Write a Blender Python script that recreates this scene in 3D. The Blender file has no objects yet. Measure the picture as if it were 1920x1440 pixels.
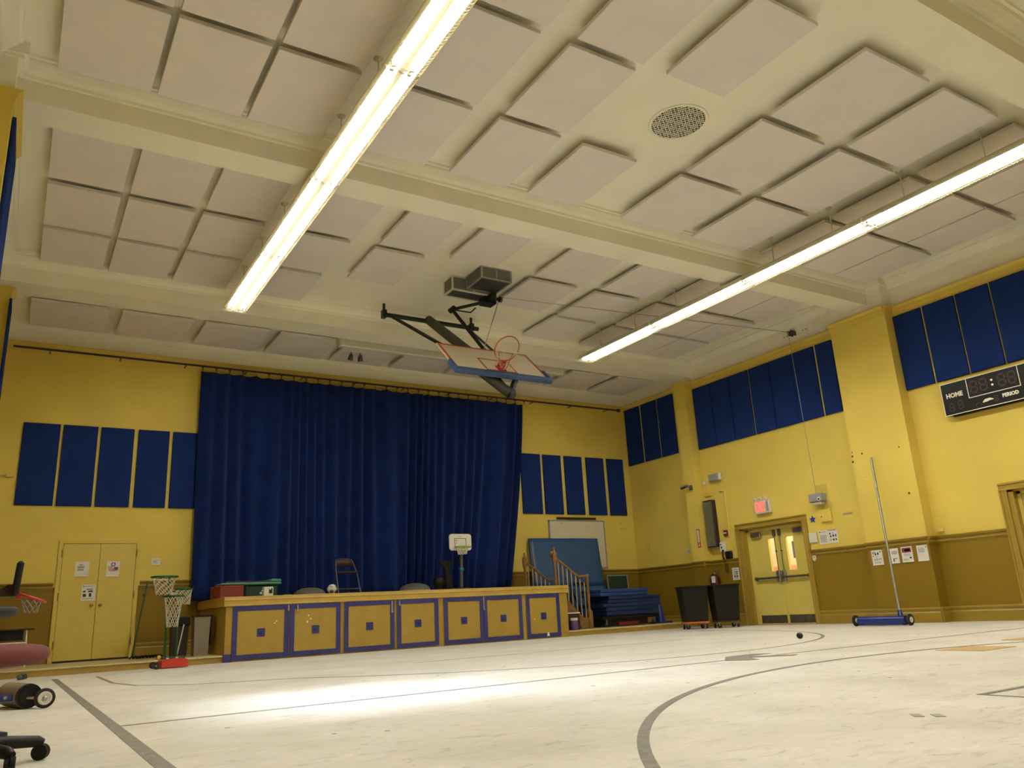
EXPO = 1.68; DAY = 95; TUBE = 34.0
import bpy, math, random
from math import sin, cos, pi, radians, sqrt
from mathutils import Vector, Matrix, Quaternion
random.seed(7)
SC = bpy.context.scene
COL = SC.collection
XL, XR, YB, YF = -0.75, 14.35, 16.9, -5.5      # left wall, right wall, stage wall, wall behind the camera
HW = 5.98                                      # top of the yellow walls
ZC = 6.56                                      # ceiling of the coffers
ZS, YS = 0.115, 14.6                           # low platform
# ------------------------------------------------------------------ materials
def mat(name, col, rough=0.6, metal=0.0, noise=0.0, nscale=6.0, bump=0.0, bscale=80.0, spec=0.5, sheen=0.0):
    m = bpy.data.materials.new(name); m.use_nodes = True
    nt = m.node_tree; b = nt.nodes['Principled BSDF']
    b.inputs['Base Color'].default_value = (*col, 1); b.inputs['Roughness'].default_value = rough
    b.inputs['Metallic'].default_value = metal; b.inputs['Specular IOR Level'].default_value = spec
    if sheen: b.inputs['Sheen Weight'].default_value = sheen
    tc = nt.nodes.new('ShaderNodeTexCoord')
    if noise:
        n = nt.nodes.new('ShaderNodeTexNoise'); n.inputs['Scale'].default_value = nscale; n.inputs['Detail'].default_value = 5
        mr = nt.nodes.new('ShaderNodeMapRange'); mr.inputs[1].default_value = .3; mr.inputs[2].default_value = .7
        mr.inputs[3].default_value = 1 - noise; mr.inputs[4].default_value = 1 + noise
        mx = nt.nodes.new('ShaderNodeVectorMath'); mx.operation = 'SCALE'; mx.inputs[0].default_value = col
        nt.links.new(tc.outputs['Object'], n.inputs['Vector']); nt.links.new(n.outputs['Fac'], mr.inputs[0])
        nt.links.new(mr.outputs[0], mx.inputs['Scale']); nt.links.new(mx.outputs[0], b.inputs['Base Color'])
    if bump:
        n = nt.nodes.new('ShaderNodeTexNoise'); n.inputs['Scale'].default_value = bscale; n.inputs['Detail'].default_value = 4
        bp = nt.nodes.new('ShaderNodeBump'); bp.inputs['Strength'].default_value = bump; bp.inputs['Distance'].default_value = .01
        nt.links.new(tc.outputs['Object'], n.inputs['Vector']); nt.links.new(n.outputs['Fac'], bp.inputs['Height'])
        nt.links.new(bp.outputs[0], b.inputs['Normal'])
    return m
def emis(name, col, s):
    m = bpy.data.materials.new(name); m.use_nodes = True
    nt = m.node_tree; nt.nodes.clear()
    e = nt.nodes.new('ShaderNodeEmission'); e.inputs[0].default_value = (*col, 1); e.inputs[1].default_value = s
    o = nt.nodes.new('ShaderNodeOutputMaterial'); nt.links.new(e.outputs[0], o.inputs[0]); return m
def wall_mat(name, up, low, h):
    """yellow paint above the chair rail, ochre paint below it"""
    m = mat(name, up, .65, noise=.05, nscale=1.3, bump=.12, bscale=30, spec=.3)
    nt = m.node_tree; b = nt.nodes['Principled BSDF']
    g = nt.nodes.new('ShaderNodeNewGeometry'); s = nt.nodes.new('ShaderNodeSeparateXYZ'); c = nt.nodes.new('ShaderNodeMath'); c.operation = 'LESS_THAN'; c.inputs[1].default_value = h
    mx = nt.nodes.new('ShaderNodeMix'); mx.data_type = 'RGBA'
    old = b.inputs['Base Color'].links[0].from_socket
    nt.links.new(g.outputs['Position'], s.inputs[0]); nt.links.new(s.outputs['Z'], c.inputs[0]); nt.links.new(c.outputs[0], mx.inputs['Factor'])
    nt.links.new(old, mx.inputs[6]); mx.inputs[7].default_value = (*low, 1); nt.links.new(mx.outputs[2], b.inputs['Base Color'])
    return m
def floor_mat():
    m = mat('floor_paint', (.62, .58, .46), .42, spec=.35)
    nt = m.node_tree; b = nt.nodes['Principled BSDF']; L = nt.links.new
    tc = nt.nodes.new('ShaderNodeTexCoord')
    def nz(scale, det, dist=0, sx=1, sy=1):
        mp = nt.nodes.new('ShaderNodeMapping'); mp.inputs['Scale'].default_value = (sx, sy, 1)
        n = nt.nodes.new('ShaderNodeTexNoise'); n.inputs['Scale'].default_value = scale; n.inputs['Detail'].default_value = det; n.inputs['Distortion'].default_value = dist
        L(tc.outputs['Object'], mp.inputs[0]); L(mp.outputs[0], n.inputs['Vector']); return n.outputs['Fac']
    def ramp(s, pts):
        r = nt.nodes.new('ShaderNodeValToRGB'); e = r.color_ramp.elements
        e[0].position, e[0].color = pts[0][0], (*pts[0][1], 1); e[1].position, e[1].color = pts[-1][0], (*pts[-1][1], 1)
        for p, c in pts[1:-1]:
            k = e.new(p); k.color = (*c, 1)
        L(s, r.inputs[0]); return r.outputs[0]
    a = ramp(nz(1.1, 8, .6), [(.3, FL0), (.5, FL1), (.72, FL2)])
    sc = ramp(nz(5.0, 9, 1.5, 1, 2.6), [(.3, (.76, .76, .74)), (.44, (1, 1, 1)), (.60, (1, 1, 1)), (.70, (1.13, 1.13, 1.14))])
    sp = ramp(nz(28, 4, 0), [(.24, (.62, .6, .56)), (.31, (1, 1, 1)), (1, (1, 1, 1))])
    m1 = nt.nodes.new('ShaderNodeMix'); m1.data_type = 'RGBA'; m1.blend_type = 'MULTIPLY'; m1.inputs['Factor'].default_value = 1
    m2 = nt.nodes.new('ShaderNodeMix'); m2.data_type = 'RGBA'; m2.blend_type = 'MULTIPLY'; m2.inputs['Factor'].default_value = 1
    L(a, m1.inputs[6]); L(sc, m1.inputs[7]); L(m1.outputs[2], m2.inputs[6]); L(sp, m2.inputs[7]); L(m2.outputs[2], b.inputs['Base Color'])
    mr = nt.nodes.new('ShaderNodeMapRange'); mr.inputs[3].default_value = .30; mr.inputs[4].default_value = .6; L(nz(2.2, 6, 1, 1, 1.8), mr.inputs[0]); L(mr.outputs[0], b.inputs['Roughness'])
    bp = nt.nodes.new('ShaderNodeBump'); bp.inputs['Strength'].default_value = .12; bp.inputs['Distance'].default_value = .02
    L(nz(9, 6), bp.inputs['Height']); L(bp.outputs[0], b.inputs['Normal'])
    return m
FL0, FL1, FL2 = (.61, .59, .50), (.70, .675, .59), (.77, .745, .67)
YEL, OCH, WHT = (.66, .505, .095), (.215, .13, .005), (.80, .775, .645)
M = {}
M['floor'] = floor_mat()
M['wall'] = wall_mat('yellow_and_ochre_wall_paint', YEL, OCH, 1.42)
M['yellow'] = mat('yellow_trim_paint', (.62, .46, .08), .45, noise=.04, nscale=3)
M['ochre'] = mat('ochre_trim_paint', (.27, .175, .016), .4, noise=.08, nscale=3)
M['jamb'] = mat('ochre_jamb_paint', (.32, .21, .025), .45, noise=.05)
M['door'] = mat('yellow_door_paint', (.62, .51, .11), .42, noise=.03)
M['doorL'] = mat('mustard_door_paint', (.60, .45, .075), .42, noise=.04)
M['ceil'] = mat('cream_ceiling_paint', WHT, .7, noise=.03, nscale=1.5, bump=.05, bscale=12)
M['tile'] = mat('acoustic_ceiling_fabric', (.70, .655, .63), .95, noise=.03, nscale=2, bump=.08, bscale=300, spec=.1)
M['blue'] = mat('royal_blue_panel_fabric', (.012, .029, .13), .95, noise=.10, nscale=2, bump=.15, bscale=400, spec=.04)
M['curtain'] = mat('navy_stage_velour', (.0038, .013, .080), .9, noise=.2, nscale=3, spec=.10, sheen=.16)
M['curtain'].node_tree.nodes['Principled BSDF'].inputs['Sheen Tint'].default_value = (.22, .36, 1, 1)
M['curtain'].node_tree.nodes['Principled BSDF'].inputs['Sheen Roughness'].default_value = .6
M['stage'] = mat('stage_ochre_paint', (.33, .215, .026), .5, noise=.06, nscale=4, bump=.1, bscale=20)
M['cap'] = mat('stage_cap_paint', (.42, .28, .05), .45, noise=.07, nscale=5)
M['stblue'] = mat('violet_blue_trim_paint', (.024, .024, .135), .5, noise=.1, nscale=8)
M['plat'] = mat('platform_edge_paint', (.50, .42, .20), .5, noise=.08)
M['platf'] = mat('platform_riser_paint', (.33, .21, .03), .5, noise=.08)
M['tape'] = mat('grey_court_line_paint', (.20, .185, .155), .6, noise=.25, nscale=14)
M['tape2'] = mat('pale_grey_tape', (.32, .31, .28), .5, noise=.15, nscale=30)
M['woodpatch'] = mat('bare_wood_floor_patch', (.52, .36, .13), .5, noise=.2, nscale=20)
M['steel'] = mat('brushed_steel', (.42, .41, .37), .35, 1, noise=.1)
M['dsteel'] = mat('dark_grey_metal', (.10, .10, .09), .45, .6)
M['grey'] = mat('grey_enamel', (.26, .26, .24), .5)
M['kick'] = mat('stainless_kick_plate', (.16, .145, .115), .4, .8, noise=.3, nscale=8)
M['black'] = mat('black_plastic', (.006, .006, .005), .45, spec=.3)
M['blackg'] = mat('dark_olive_plastic', (.011, .010, .005), .5, noise=.1, spec=.25)
M['rubber'] = mat('black_rubber', (.015, .014, .012), .75)
M['green'] = mat('dark_green_powder_coat', (.008, .075, .018), .4)
M['hoopgreen'] = mat('green_black_steel', (.012, .018, .012), .45, .3)
M['red'] = mat('red_plastic', (.42, .025, .012), .4)
M['redmat'] = mat('dark_red_vinyl', (.15, .010, .008), .5)
M['extred'] = mat('dark_red_enamel', (.07, .006, .004), .35)
M['rimred'] = mat('rim_orange_red', (.45, .05, .015), .4)
M['white'] = mat('white_plastic', (.62, .60, .50), .4)
M['paper'] = mat('white_paper', (.66, .64, .56), .8)
M['ink'] = mat('black_ink', (.035, .035, .04), .8)
M['inkg'] = mat('grey_ink', (.28, .27, .26), .8)
M['inkr'] = mat('maroon_print', (.22, .04, .03), .8)
M['inkp'] = mat('pink_print', (.50, .28, .25), .8)
M['net'] = mat('white_nylon_cord', (.60, .56, .42), .8)
M['matblue'] = mat('medium_blue_vinyl', (.024, .078, .19), .42, noise=.08, nscale=3, bump=.25, bscale=5)
M['matnavy'] = mat('navy_mat_vinyl', (.006, .020, .085), .5, noise=.15, nscale=4)
M['wood'] = mat('varnished_oak', (.20, .105, .025), .35, noise=.2, nscale=12)
M['woodl'] = mat('pale_maple_baluster', (.40, .29, .13), .4, noise=.1)
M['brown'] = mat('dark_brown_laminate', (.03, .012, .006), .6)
M['teal'] = mat('sea_green_plastic', (.07, .25, .165), .4)
M['dgreen'] = mat('dark_green_plastic', (.006, .035, .018), .4)
M['board'] = mat('whiteboard_enamel', (.60, .55, .40), .35, noise=.03)
M['chalk'] = mat('green_chalkboard', (.006, .03, .010), .7)
M['bbwhite'] = mat('backboard_white', (.66, .60, .45), .35)
M['padblue'] = mat('blue_edge_padding', (.02, .055, .16), .5)
M['lime'] = mat('lime_plastic', (.25, .42, .03), .4)
M['ltblue'] = mat('sky_blue_plastic', (.03, .15, .26), .4)
M['conebl'] = mat('blue_cone_plastic', (.014, .020, .16), .45)
M['sweep'] = mat('glossy_blue_enamel', (.012, .026, .17), .25)
M['cushion'] = mat('dusty_red_cushion', (.15, .040, .040), .9, noise=.08)
M['orange'] = mat('orange_dolly_plastic', (.55, .13, .03), .45)
M['hinge'] = mat('tarnished_hinge', (.30, .20, .05), .4, .4)
M['brass'] = mat('brass', (.55, .38, .12), .25, 1)
M['binbeige'] = mat('beige_plastic', (.24, .21, .14), .5)
M['purple'] = mat('purple_label', (.12, .06, .20), .5)
M['lens'] = mat('lamp_glass', (.55, .55, .5), .15)
M['digit'] = mat('unlit_digit_red', (.045, .016, .012), .5)
M['sbface'] = mat('scoreboard_black', (.007, .0065, .005), .35, spec=.3)
M['cream'] = mat('cream_line', (.80, .76, .60), .5)
M['galv'] = mat('galvanised_pipe', (.24, .23, .185), .4, .5, noise=.15)
M['polegrey'] = mat('dark_grey_plastic', (.075, .075, .062), .5)
M['hall'] = mat('peach_hall_paint', (.80, .56, .36), .7)
M['hall2'] = mat('salmon_hall_tile', (.62, .33, .20), .6)
M['tube'] = emis('lit_fluorescent_tube', (1.0, .99, .98), TUBE)
M['refl'] = mat('white_reflector_enamel', (.62, .58, .44), .35)
M['wire'] = mat('pale_wire', (.62, .56, .34), .4)
M['exit'] = emis('lit_exit_sign_red', (1.0, .10, .07), .75)
M['exitface'] = mat('exit_sign_housing', (.66, .62, .50), .5)
def glass():
    m = bpy.data.materials.new('clear_door_glass'); m.use_nodes = True; nt = m.node_tree; nt.nodes.clear()
    t = nt.nodes.new('ShaderNodeBsdfTransparent'); t.inputs[0].default_value = (.93, .95, .93, 1)
    g = nt.nodes.new('ShaderNodeBsdfGlossy'); g.inputs['Roughness'].default_value = .05
    mx = nt.nodes.new('ShaderNodeMixShader'); mx.inputs[0].default_value = .08
    o = nt.nodes.new('ShaderNodeOutputMaterial'); nt.links.new(t.outputs[0], mx.inputs[1]); nt.links.new(g.outputs[0], mx.inputs[2]); nt.links.new(mx.outputs[0], o.inputs[0]); return m
M['glass'] = glass()
# ------------------------------------------------------------------ mesh helper (all coordinates in metres, world space)
class MB:
    def __init__(s): s.v = []; s.f = []; s.sm = []
    def add(s, vs, fs, smooth=False):
        n = len(s.v); s.v += [tuple(v) for v in vs]; s.f += [tuple(i + n for i in f) for f in fs]; s.sm += [smooth] * len(fs); return s
    def box(s, x0, x1, y0, y1, z0, z1, T=None):
        vs = [Vector((x, y, z)) for x in (x0, x1) for y in (y0, y1) for z in (z0, z1)]
        if T is not None: vs = [T @ v for v in vs]
        return s.add(vs, [(0, 1, 3, 2), (4, 6, 7, 5), (0, 4, 5, 1), (2, 3, 7, 6), (0, 2, 6, 4), (1, 5, 7, 3)])
    def bbox(s, x0, x1, y0, y1, z0, z1, b=.01, T=None):
        """box with chamfered edges"""
        X, Y, Z = (x0, x1), (y0, y1), (z0, z1); vs = []; idx = {}
        for i in (0, 1):
            for j in (0, 1):
                for k in (0, 1):
                    di, dj, dk = b * (1 - 2 * i), b * (1 - 2 * j), b * (1 - 2 * k)
                    for a, o in (('x', (0, dj, dk)), ('y', (di, 0, dk)), ('z', (di, dj, 0))):
                        idx[i, j, k, a] = len(vs); vs.append(Vector((X[i] + o[0], Y[j] + o[1], Z[k] + o[2])))
        if T is not None: vs = [T @ v for v in vs]
        I = idx; f = []
        for i in (0, 1):
            q = [I[i, 0, 0, 'x'], I[i, 1, 0, 'x'], I[i, 1, 1, 'x'], I[i, 0, 1, 'x']]; f.append(q[::-1] if i == 0 else q)
            q = [I[0, i, 0, 'y'], I[1, i, 0, 'y'], I[1, i, 1, 'y'], I[0, i, 1, 'y']]; f.append(q if i == 0 else q[::-1])
            q = [I[0, 0, i, 'z'], I[1, 0, i, 'z'], I[1, 1, i, 'z'], I[0, 1, i, 'z']]; f.append(q[::-1] if i == 0 else q)
            for j in (0, 1):
                f.append((I[i, j, 0, 'x'], I[i, j, 1, 'x'], I[i, j, 1, 'y'], I[i, j, 0, 'y']))
                f.append((I[i, 0, j, 'x'], I[i, 1, j, 'x'], I[i, 1, j, 'z'], I[i, 0, j, 'z']))
                f.append((I[0, i, j, 'y'], I[1, i, j, 'y'], I[1, i, j, 'z'], I[0, i, j, 'z']))
                for k in (0, 1): f.append((I[i, j, k, 'x'], I[i, j, k, 'y'], I[i, j, k, 'z']))
        return s.add(vs, f)
    def loft(s, rings, closed=True, cap=True, smooth=True):
        n = len(rings[0]); vs = [p for r in rings for p in r]; fs = []
        for a in range(len(rings) - 1):
            for i in range(n if closed else n - 1):
                j = (i + 1) % n; fs.append((a * n + i, a * n + j, (a + 1) * n + j, (a + 1) * n + i))
        s.add(vs, fs, smooth)
        if cap and closed:
            s.add(rings[0], [tuple(range(n))[::-1]]); s.add(rings[-1], [tuple(range(n))])
        return s
    def tube(s, pts, r, n=8, cap=True, closed=False):
        P = [Vector(p) for p in pts]; m = len(P); rs = r if isinstance(r, (list, tuple)) else [r] * m
        rings = []; up = None
        for i, p in enumerate(P):
            if closed: t = P[(i + 1) % m] - P[i - 1]
            else: t = P[min(i + 1, m - 1)] - P[max(i - 1, 0)]
            t.normalize()
            if up is None:
                up = t.orthogonal().normalized()
            up = (up - t * up.dot(t)); up = up.normalized() if up.length > 1e-6 else t.orthogonal().normalized()
            w = t.cross(up); rings.append([p + (up * cos(2 * pi * k / n) + w * sin(2 * pi * k / n)) * rs[i] for k in range(n)])
        if closed:
            vs = [q for rr in rings for q in rr]; fs = []
            for a in range(m):
                b = (a + 1) % m
                for k in range(n):
                    l = (k + 1) % n; fs.append((a * n + k, a * n + l, b * n + l, b * n + k))
            return s.add(vs, fs, True)
        return s.loft(rings, True, cap)
    def lathe(s, prof, o, axis=(0, 0, 1), n=24, cap=True):
        """prof: list of (radius, height along axis)"""
        a = Vector(axis).normalized(); u = a.orthogonal().normalized(); w = a.cross(u); o = Vector(o)
        return s.loft([[o + a * h + (u * cos(2 * pi * k / n) + w * sin(2 * pi * k / n)) * max(r, 1e-4) for k in range(n)] for r, h in prof], True, cap)
    def ball(s, c, r, n=16, sc=(1, 1, 1)):
        c = Vector(c); rings = []
        for i in range(1, n // 2):
            th = pi * i / (n // 2); rings.append([c + Vector((r * sc[0] * sin(th) * cos(2 * pi * k / n), r * sc[1] * sin(th) * sin(2 * pi * k / n), -r * sc[2] * cos(th))) for k in range(n)])
        return s.loft(rings)
    def prism(s, poly, axis, a, b, smooth=False):
        """poly: 2D points in the two other axes (in x,y,z order), extruded along axis from a to b"""
        def P(p, t):
            q = list(p); q.insert(axis, t); return Vector(q)
        n = len(poly); vs = [P(p, a) for p in poly] + [P(p, b) for p in poly]
        fs = [tuple(range(n))[::-1], tuple(range(n, 2 * n))] + [(i, (i + 1) % n, n + (i + 1) % n, n + i) for i in range(n)]
        return s.add(vs, fs, smooth)
    def ribbon(s, pts, w, z0, z1):
        """flat strip lying on the floor along 2D points"""
        P = [Vector((p[0], p[1], 0)) for p in pts]; m = len(P); L = []; R = []
        for i in range(m):
            t = (P[min(i + 1, m - 1)] - P[max(i - 1, 0)]).normalized(); nrm = Vector((-t.y, t.x, 0)) * (w / 2)
            L.append(P[i] + nrm); R.append(P[i] - nrm)
        rings = [[Vector((L[i].x, L[i].y, z0)), Vector((R[i].x, R[i].y, z0)), Vector((R[i].x, R[i].y, z1)), Vector((L[i].x, L[i].y, z1))] for i in range(m)]
        return s.loft(rings, smooth=False)
def wloc(o):
    v = Vector((0, 0, 0))
    while o is not None:
        v += o.location; o = o.parent
    return v
def build(name, mb, m, parent=None, origin=None):
    off = wloc(parent) if parent is not None else Vector(origin if origin is not None else (0, 0, 0))
    me = bpy.data.meshes.new(name); me.from_pydata([tuple(Vector(v) - off) for v in mb.v], [], mb.f)
    me.update(); me.polygons.foreach_set('use_smooth', mb.sm)
    import bmesh
    bm = bmesh.new(); bm.from_mesh(me); bmesh.ops.recalc_face_normals(bm, faces=bm.faces[:]); bm.to_mesh(me); bm.free()
    me.materials.append(M[m] if isinstance(m, str) else m)
    o = bpy.data.objects.new(name, me); COL.objects.link(o)
    if parent is not None: o.parent = parent
    else: o.location = off
    return o
def tag(o, label, cat, group=None):
    o['label'] = label; o['category'] = cat
    if group: o['group'] = group
    if 'kind' not in o: o['kind'] = 'thing'
    return o
def thing(name, label, cat, loc, group=None):
    o = bpy.data.objects.new(name, None); COL.objects.link(o); o.location = loc; o.empty_display_size = .1
    return tag(o, label, cat, group)
def struct(name, mb, m, parent=None):
    o = build(name, mb, m, parent)
    if parent is None: o['kind'] = 'structure'
    return o
def dup(root, loc, label, group=None):
    r = root.copy(); COL.objects.link(r); r.location = loc; r['label'] = label
    if group: r['group'] = group
    for ch in list(root.children):
        c = ch.copy(); COL.objects.link(c); c.parent = r
        for g in ch.children:
            d = g.copy(); COL.objects.link(d); d.parent = c
    return r
def text(name, body, size, loc, face, parent, m, ext=.002, up=None, align='CENTER', sx=1.0, bold=0.0):
    """flat raised lettering; face: 'right' wall (reads towards -X) or 'back' wall (reads towards -Y)"""
    c = bpy.data.curves.new(name, 'FONT'); c.body = body; c.size = size; c.extrude = ext; c.align_x = align; c.align_y = 'CENTER'; c.offset = bold
    c.resolution_u = 2
    o = bpy.data.objects.new(name, c); COL.objects.link(o); o.parent = parent
    o.location = Vector(loc) - wloc(parent)
    o.rotation_euler = (pi / 2, 0, -pi / 2) if face == 'right' else (pi / 2, 0, 0)
    o.scale = (sx, 1, 1)
    bpy.context.view_layer.update(); me = bpy.data.meshes.new_from_object(o.evaluated_get(bpy.context.evaluated_depsgraph_get()))
    q = bpy.data.objects.new(name, me); q.parent = parent; q.location = o.location; q.rotation_euler = o.rotation_euler; q.scale = o.scale
    bpy.data.objects.remove(o); COL.objects.link(q); q.name = name
    me.materials.clear(); me.materials.append(M[m]); return q
ORD = ['first', 'second', 'third', 'fourth', 'fifth', 'sixth', 'seventh', 'eighth', 'ninth', 'tenth', 'eleventh']
# ------------------------------------------------------------------ room shell
struct('floor', MB().box(XL - .2, XR + .2, YF - .2, YB + .2, -.12, 0), 'floor')
D2 = (11.38, 13.15, 2.13)      # exit doors on the right wall
D3 = (5.30, 7.10, 2.13)        # second exit doors on the right wall
D4 = (5.65, 7.0, 2.5, 4.5)          # unseen high window added to the left wall for the floor's daylight patch
def side_wall(x0, x1, openings):
    b = MB(); y = YF - .2
    for op in sorted(openings):
        a, c, h = op[0], op[1], op[-1]
        b.box(x0, x1, y, a, 0, HW); b.box(x0, x1, a, c, h, HW); y = c
        if len(op) == 4: b.box(x0, x1, a, c, 0, op[2])
    b.box(x0, x1, y, YB + .2, 0, HW); return b
struct('wall_back', MB().box(XL, XR, YB, YB + .2, 0, HW), 'wall')
struct('wall_front', MB().box(XL, XR, YF - .2, YF, 0, HW), 'wall')
# white frieze above the yellow walls, ceiling slabs (the bay next to the stage is lower)
struct('trim_1', MB().box(XL - .2, XL, YF - .2, YB + .2, HW, ZC).box(XR, XR + .2, YF - .2, YB + .2, HW, ZC).box(XL, XR, YB, YB + .2, HW, ZC).box(XL, XR, YF - .2, YF, HW, ZC), 'ceil')
ZB0 = 6.32
struct('ceiling', MB().box(XL - .2, XR + .2, YF - .2, 14.45, ZC, ZC + .15).box(XL - .2, XR + .2, 14.45, YB + .2, ZB0, ZC + .15), 'ceil')
# cross beams with moulded cornice on the coffer sides
def beam_profile(y0, y1, zs, far=True):
    near = [(y0, zs), (y0, zs + .25), (y0 - .035, zs + .255), (y0 - .045, zs + .285), (y0 - .10, zs + .32), (y0 - .15, zs + .375), (y0 - .165, zs + .40), (y0 - .165, zs + .415), (y0 - .20, zs + .42), (y0 - .215, ZC + .02)]
    if not far: return near + [(y1, ZC + .02), (y1, zs + .02), (y1 - .03, zs)]
    c = y0 + y1
    return near + [(c - y, z) for y, z in near[::-1]]
BEAMS = [(3.27, 3.73, 6.11), (8.83, 9.28, 6.11), (14.10, 14.72, 6.09), (-2.2, -1.75, 6.11)]
for i, (a, c, z) in enumerate(BEAMS):
    struct('trim_%d' % (2 + i), MB().prism(beam_profile(a, c, z, i != 2), 0, XL, XR), 'ceil')
# cornice along both side walls inside each coffer
bays = [(-1.75, 3.27), (3.73, 8.83), (9.28, 14.1)]
def cove(x, s, y0, y1, b):
    p = [(0, -.20), (.02, -.20), (.03, -.175), (.085, -.14), (.14, -.085), (.155, -.06), (.155, -.045), (.19, -.04), (.205, .01), (0, .01)]
    b.prism([(x + s * a, ZC + z) for a, z in p], 1, y0, y1)
b = MB()
for y0, y1 in bays:
    cove(XR, -1, y0 - .2, y1 + .2, b); cove(XL + .10, 1, y0 - .2, y1 + .2, b)
b.prism([(YB, ZB0 - .1), (YB - .03, ZB0 - .1), (YB - .06, ZB0 - .03), (YB - .08, ZB0 + .01), (YB, ZB0 + .01)], 0, XL, XR)
struct('trim_6', b, 'ceil')
# pilasters: yellow shaft, white block under the beam
PR = [(8.50, 9.75), (14.13, 14.52), (2.9, 4.15), (-2.6, -1.35)]
b = side_wall(XR, XR + .2, [D2, D3]); w = MB(); b2 = side_wall(XL - .2, XL, [D4]); w2 = MB()
for y0, y1 in PR:
    b.box(14.08, XR + .01, y0, y1, 0, HW); w.box(14.09, XR + .01, y0 + .01, y1 - .01, HW, 6.37)
    w.box(14.04, XR + .01, y0 - .02, y1 + .02, 6.37, 6.41).box(14.0, XR + .01, y0 - .05, y1 + .05, 6.41, ZC)
    b2.box(XL - .01, -.47, y0 - .05, y1 + .05, 0, HW); w2.box(XL - .01, -.48, y0, y1, HW, 6.37)
    w2.box(XL - .01, -.43, y0 - .02, y1 + .02, 6.37, 6.41).box(XL - .01, -.39, y0 - .05, y1 + .05, 6.41, ZC)
WR = struct('wall_right', b, 'wall'); struct('wall_left', b2, 'wall'); struct('trim_8', w, 'ceil'); struct('trim_10', w2, 'ceil')
# left wall frieze step in line with the pilaster tops
struct('trim_11', MB().box(XL, XL + .12, YF, 14.1, HW + .02, ZC), 'ceil')
# yellow picture rail cornice at the top of the walls
def strip_profile(kind):
    if kind == 'top': return [(0, -.17), (.012, -.17), (.016, -.12), (.03, -.11), (.035, -.06), (.06, -.03), (.075, -.015), (.075, 0), (0, 0)]
    if kind == 'rail': return [(0, -.13), (.010, -.13), (.014, -.105), (.030, -.10), (.018, -.085), (.018, -.05), (.045, -.035), (.055, -.015), (.055, 0), (0, 0)]
    if kind == 'base': return [(0, 0), (.03, 0), (.03, .17), (.018, .19), (.022, .215), (.03, .225), (.03, .245), (.012, .265), (0, .265)]
def strip_y(b, x, s, y0, y1, z, kind):
    b.prism([(x + s * a, z + q) for a, q in strip_profile(kind)], 1, y0, y1)
def strip_x(b, y, s, x0, x1, z, kind):
    b.prism([(y + s * a, z + q) for a, q in strip_profile(kind)], 0, x0, x1)
def run_right(b, kind, z, gaps=()):
    """follow the right wall and its pilasters, leaving door gaps"""
    segs = []; y = YF
    for y0, y1 in sorted(PR):
        segs.append((XR, y, y0)); segs.append((14.08, y0 - (.0), y1)); y = y1
    segs.append((XR, y, YB))
    for x, a, c in segs:
        pieces = [(a, c)]
        for g0, g1 in gaps:
            pieces = [q for p in pieces for q in ([(p[0], min(p[1], g0))] if p[0] < g0 else []) + ([(max(p[0], g1), p[1])] if p[1] > g1 else [])]
        for p in pieces:
            if p[1] - p[0] > .01: strip_y(b, x, -1, p[0], p[1], z, kind)
    for y0, y1 in PR:
        strip_x(b, y0, -1, 14.08 - .0, XR, z, kind); strip_x(b, y1, 1, 14.08, XR, z, kind)
G = [(D2[0] - .1, D2[1] + .13), (D3[0] - .1, D3[1] + .13)]
b = MB(); run_right(b, 'top', HW)
strip_x(b, YB, -1, XL, XR, HW, 'top')
for y0, y1 in PR: strip_y(b, -.47, 1, y0 - .05, y1 + .05, HW, 'top')
struct('trim_12', b, 'yellow')
b = MB(); run_right(b, 'rail', 1.50, G)
strip_x(b, YB, -1, XL, .66, 1.50, 'rail'); strip_x(b, YB, -1, 2.09, XR, 1.50, 'rail')
struct('trim_13', b, 'ochre')
b = MB(); run_right(b, 'base', 0, G); struct('baseboard_right', b, 'ochre')
b = MB(); strip_x(b, YB, -1, XL, .66, ZS, 'base'); strip_x(b, YB, -1, 2.09, XR, ZS, 'base'); struct('baseboard_back', b, 'ochre')
# low platform along the stage wall
pl = thing('low_platform', 'low ochre painted platform running along the foot of the stage wall', 'platform', (6.8, 15.7, 0))
build('riser', MB().box(XL + .01, XR - .04, YS + .02, YB - .04, .002, ZS - .025), 'platf', pl)
build('tread', MB().bbox(XL + .01, XR - .04, YS, YB - .04, ZS - .025, ZS, .006), 'plat', pl)
for o in (pl,): o['kind'] = 'structure'
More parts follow.
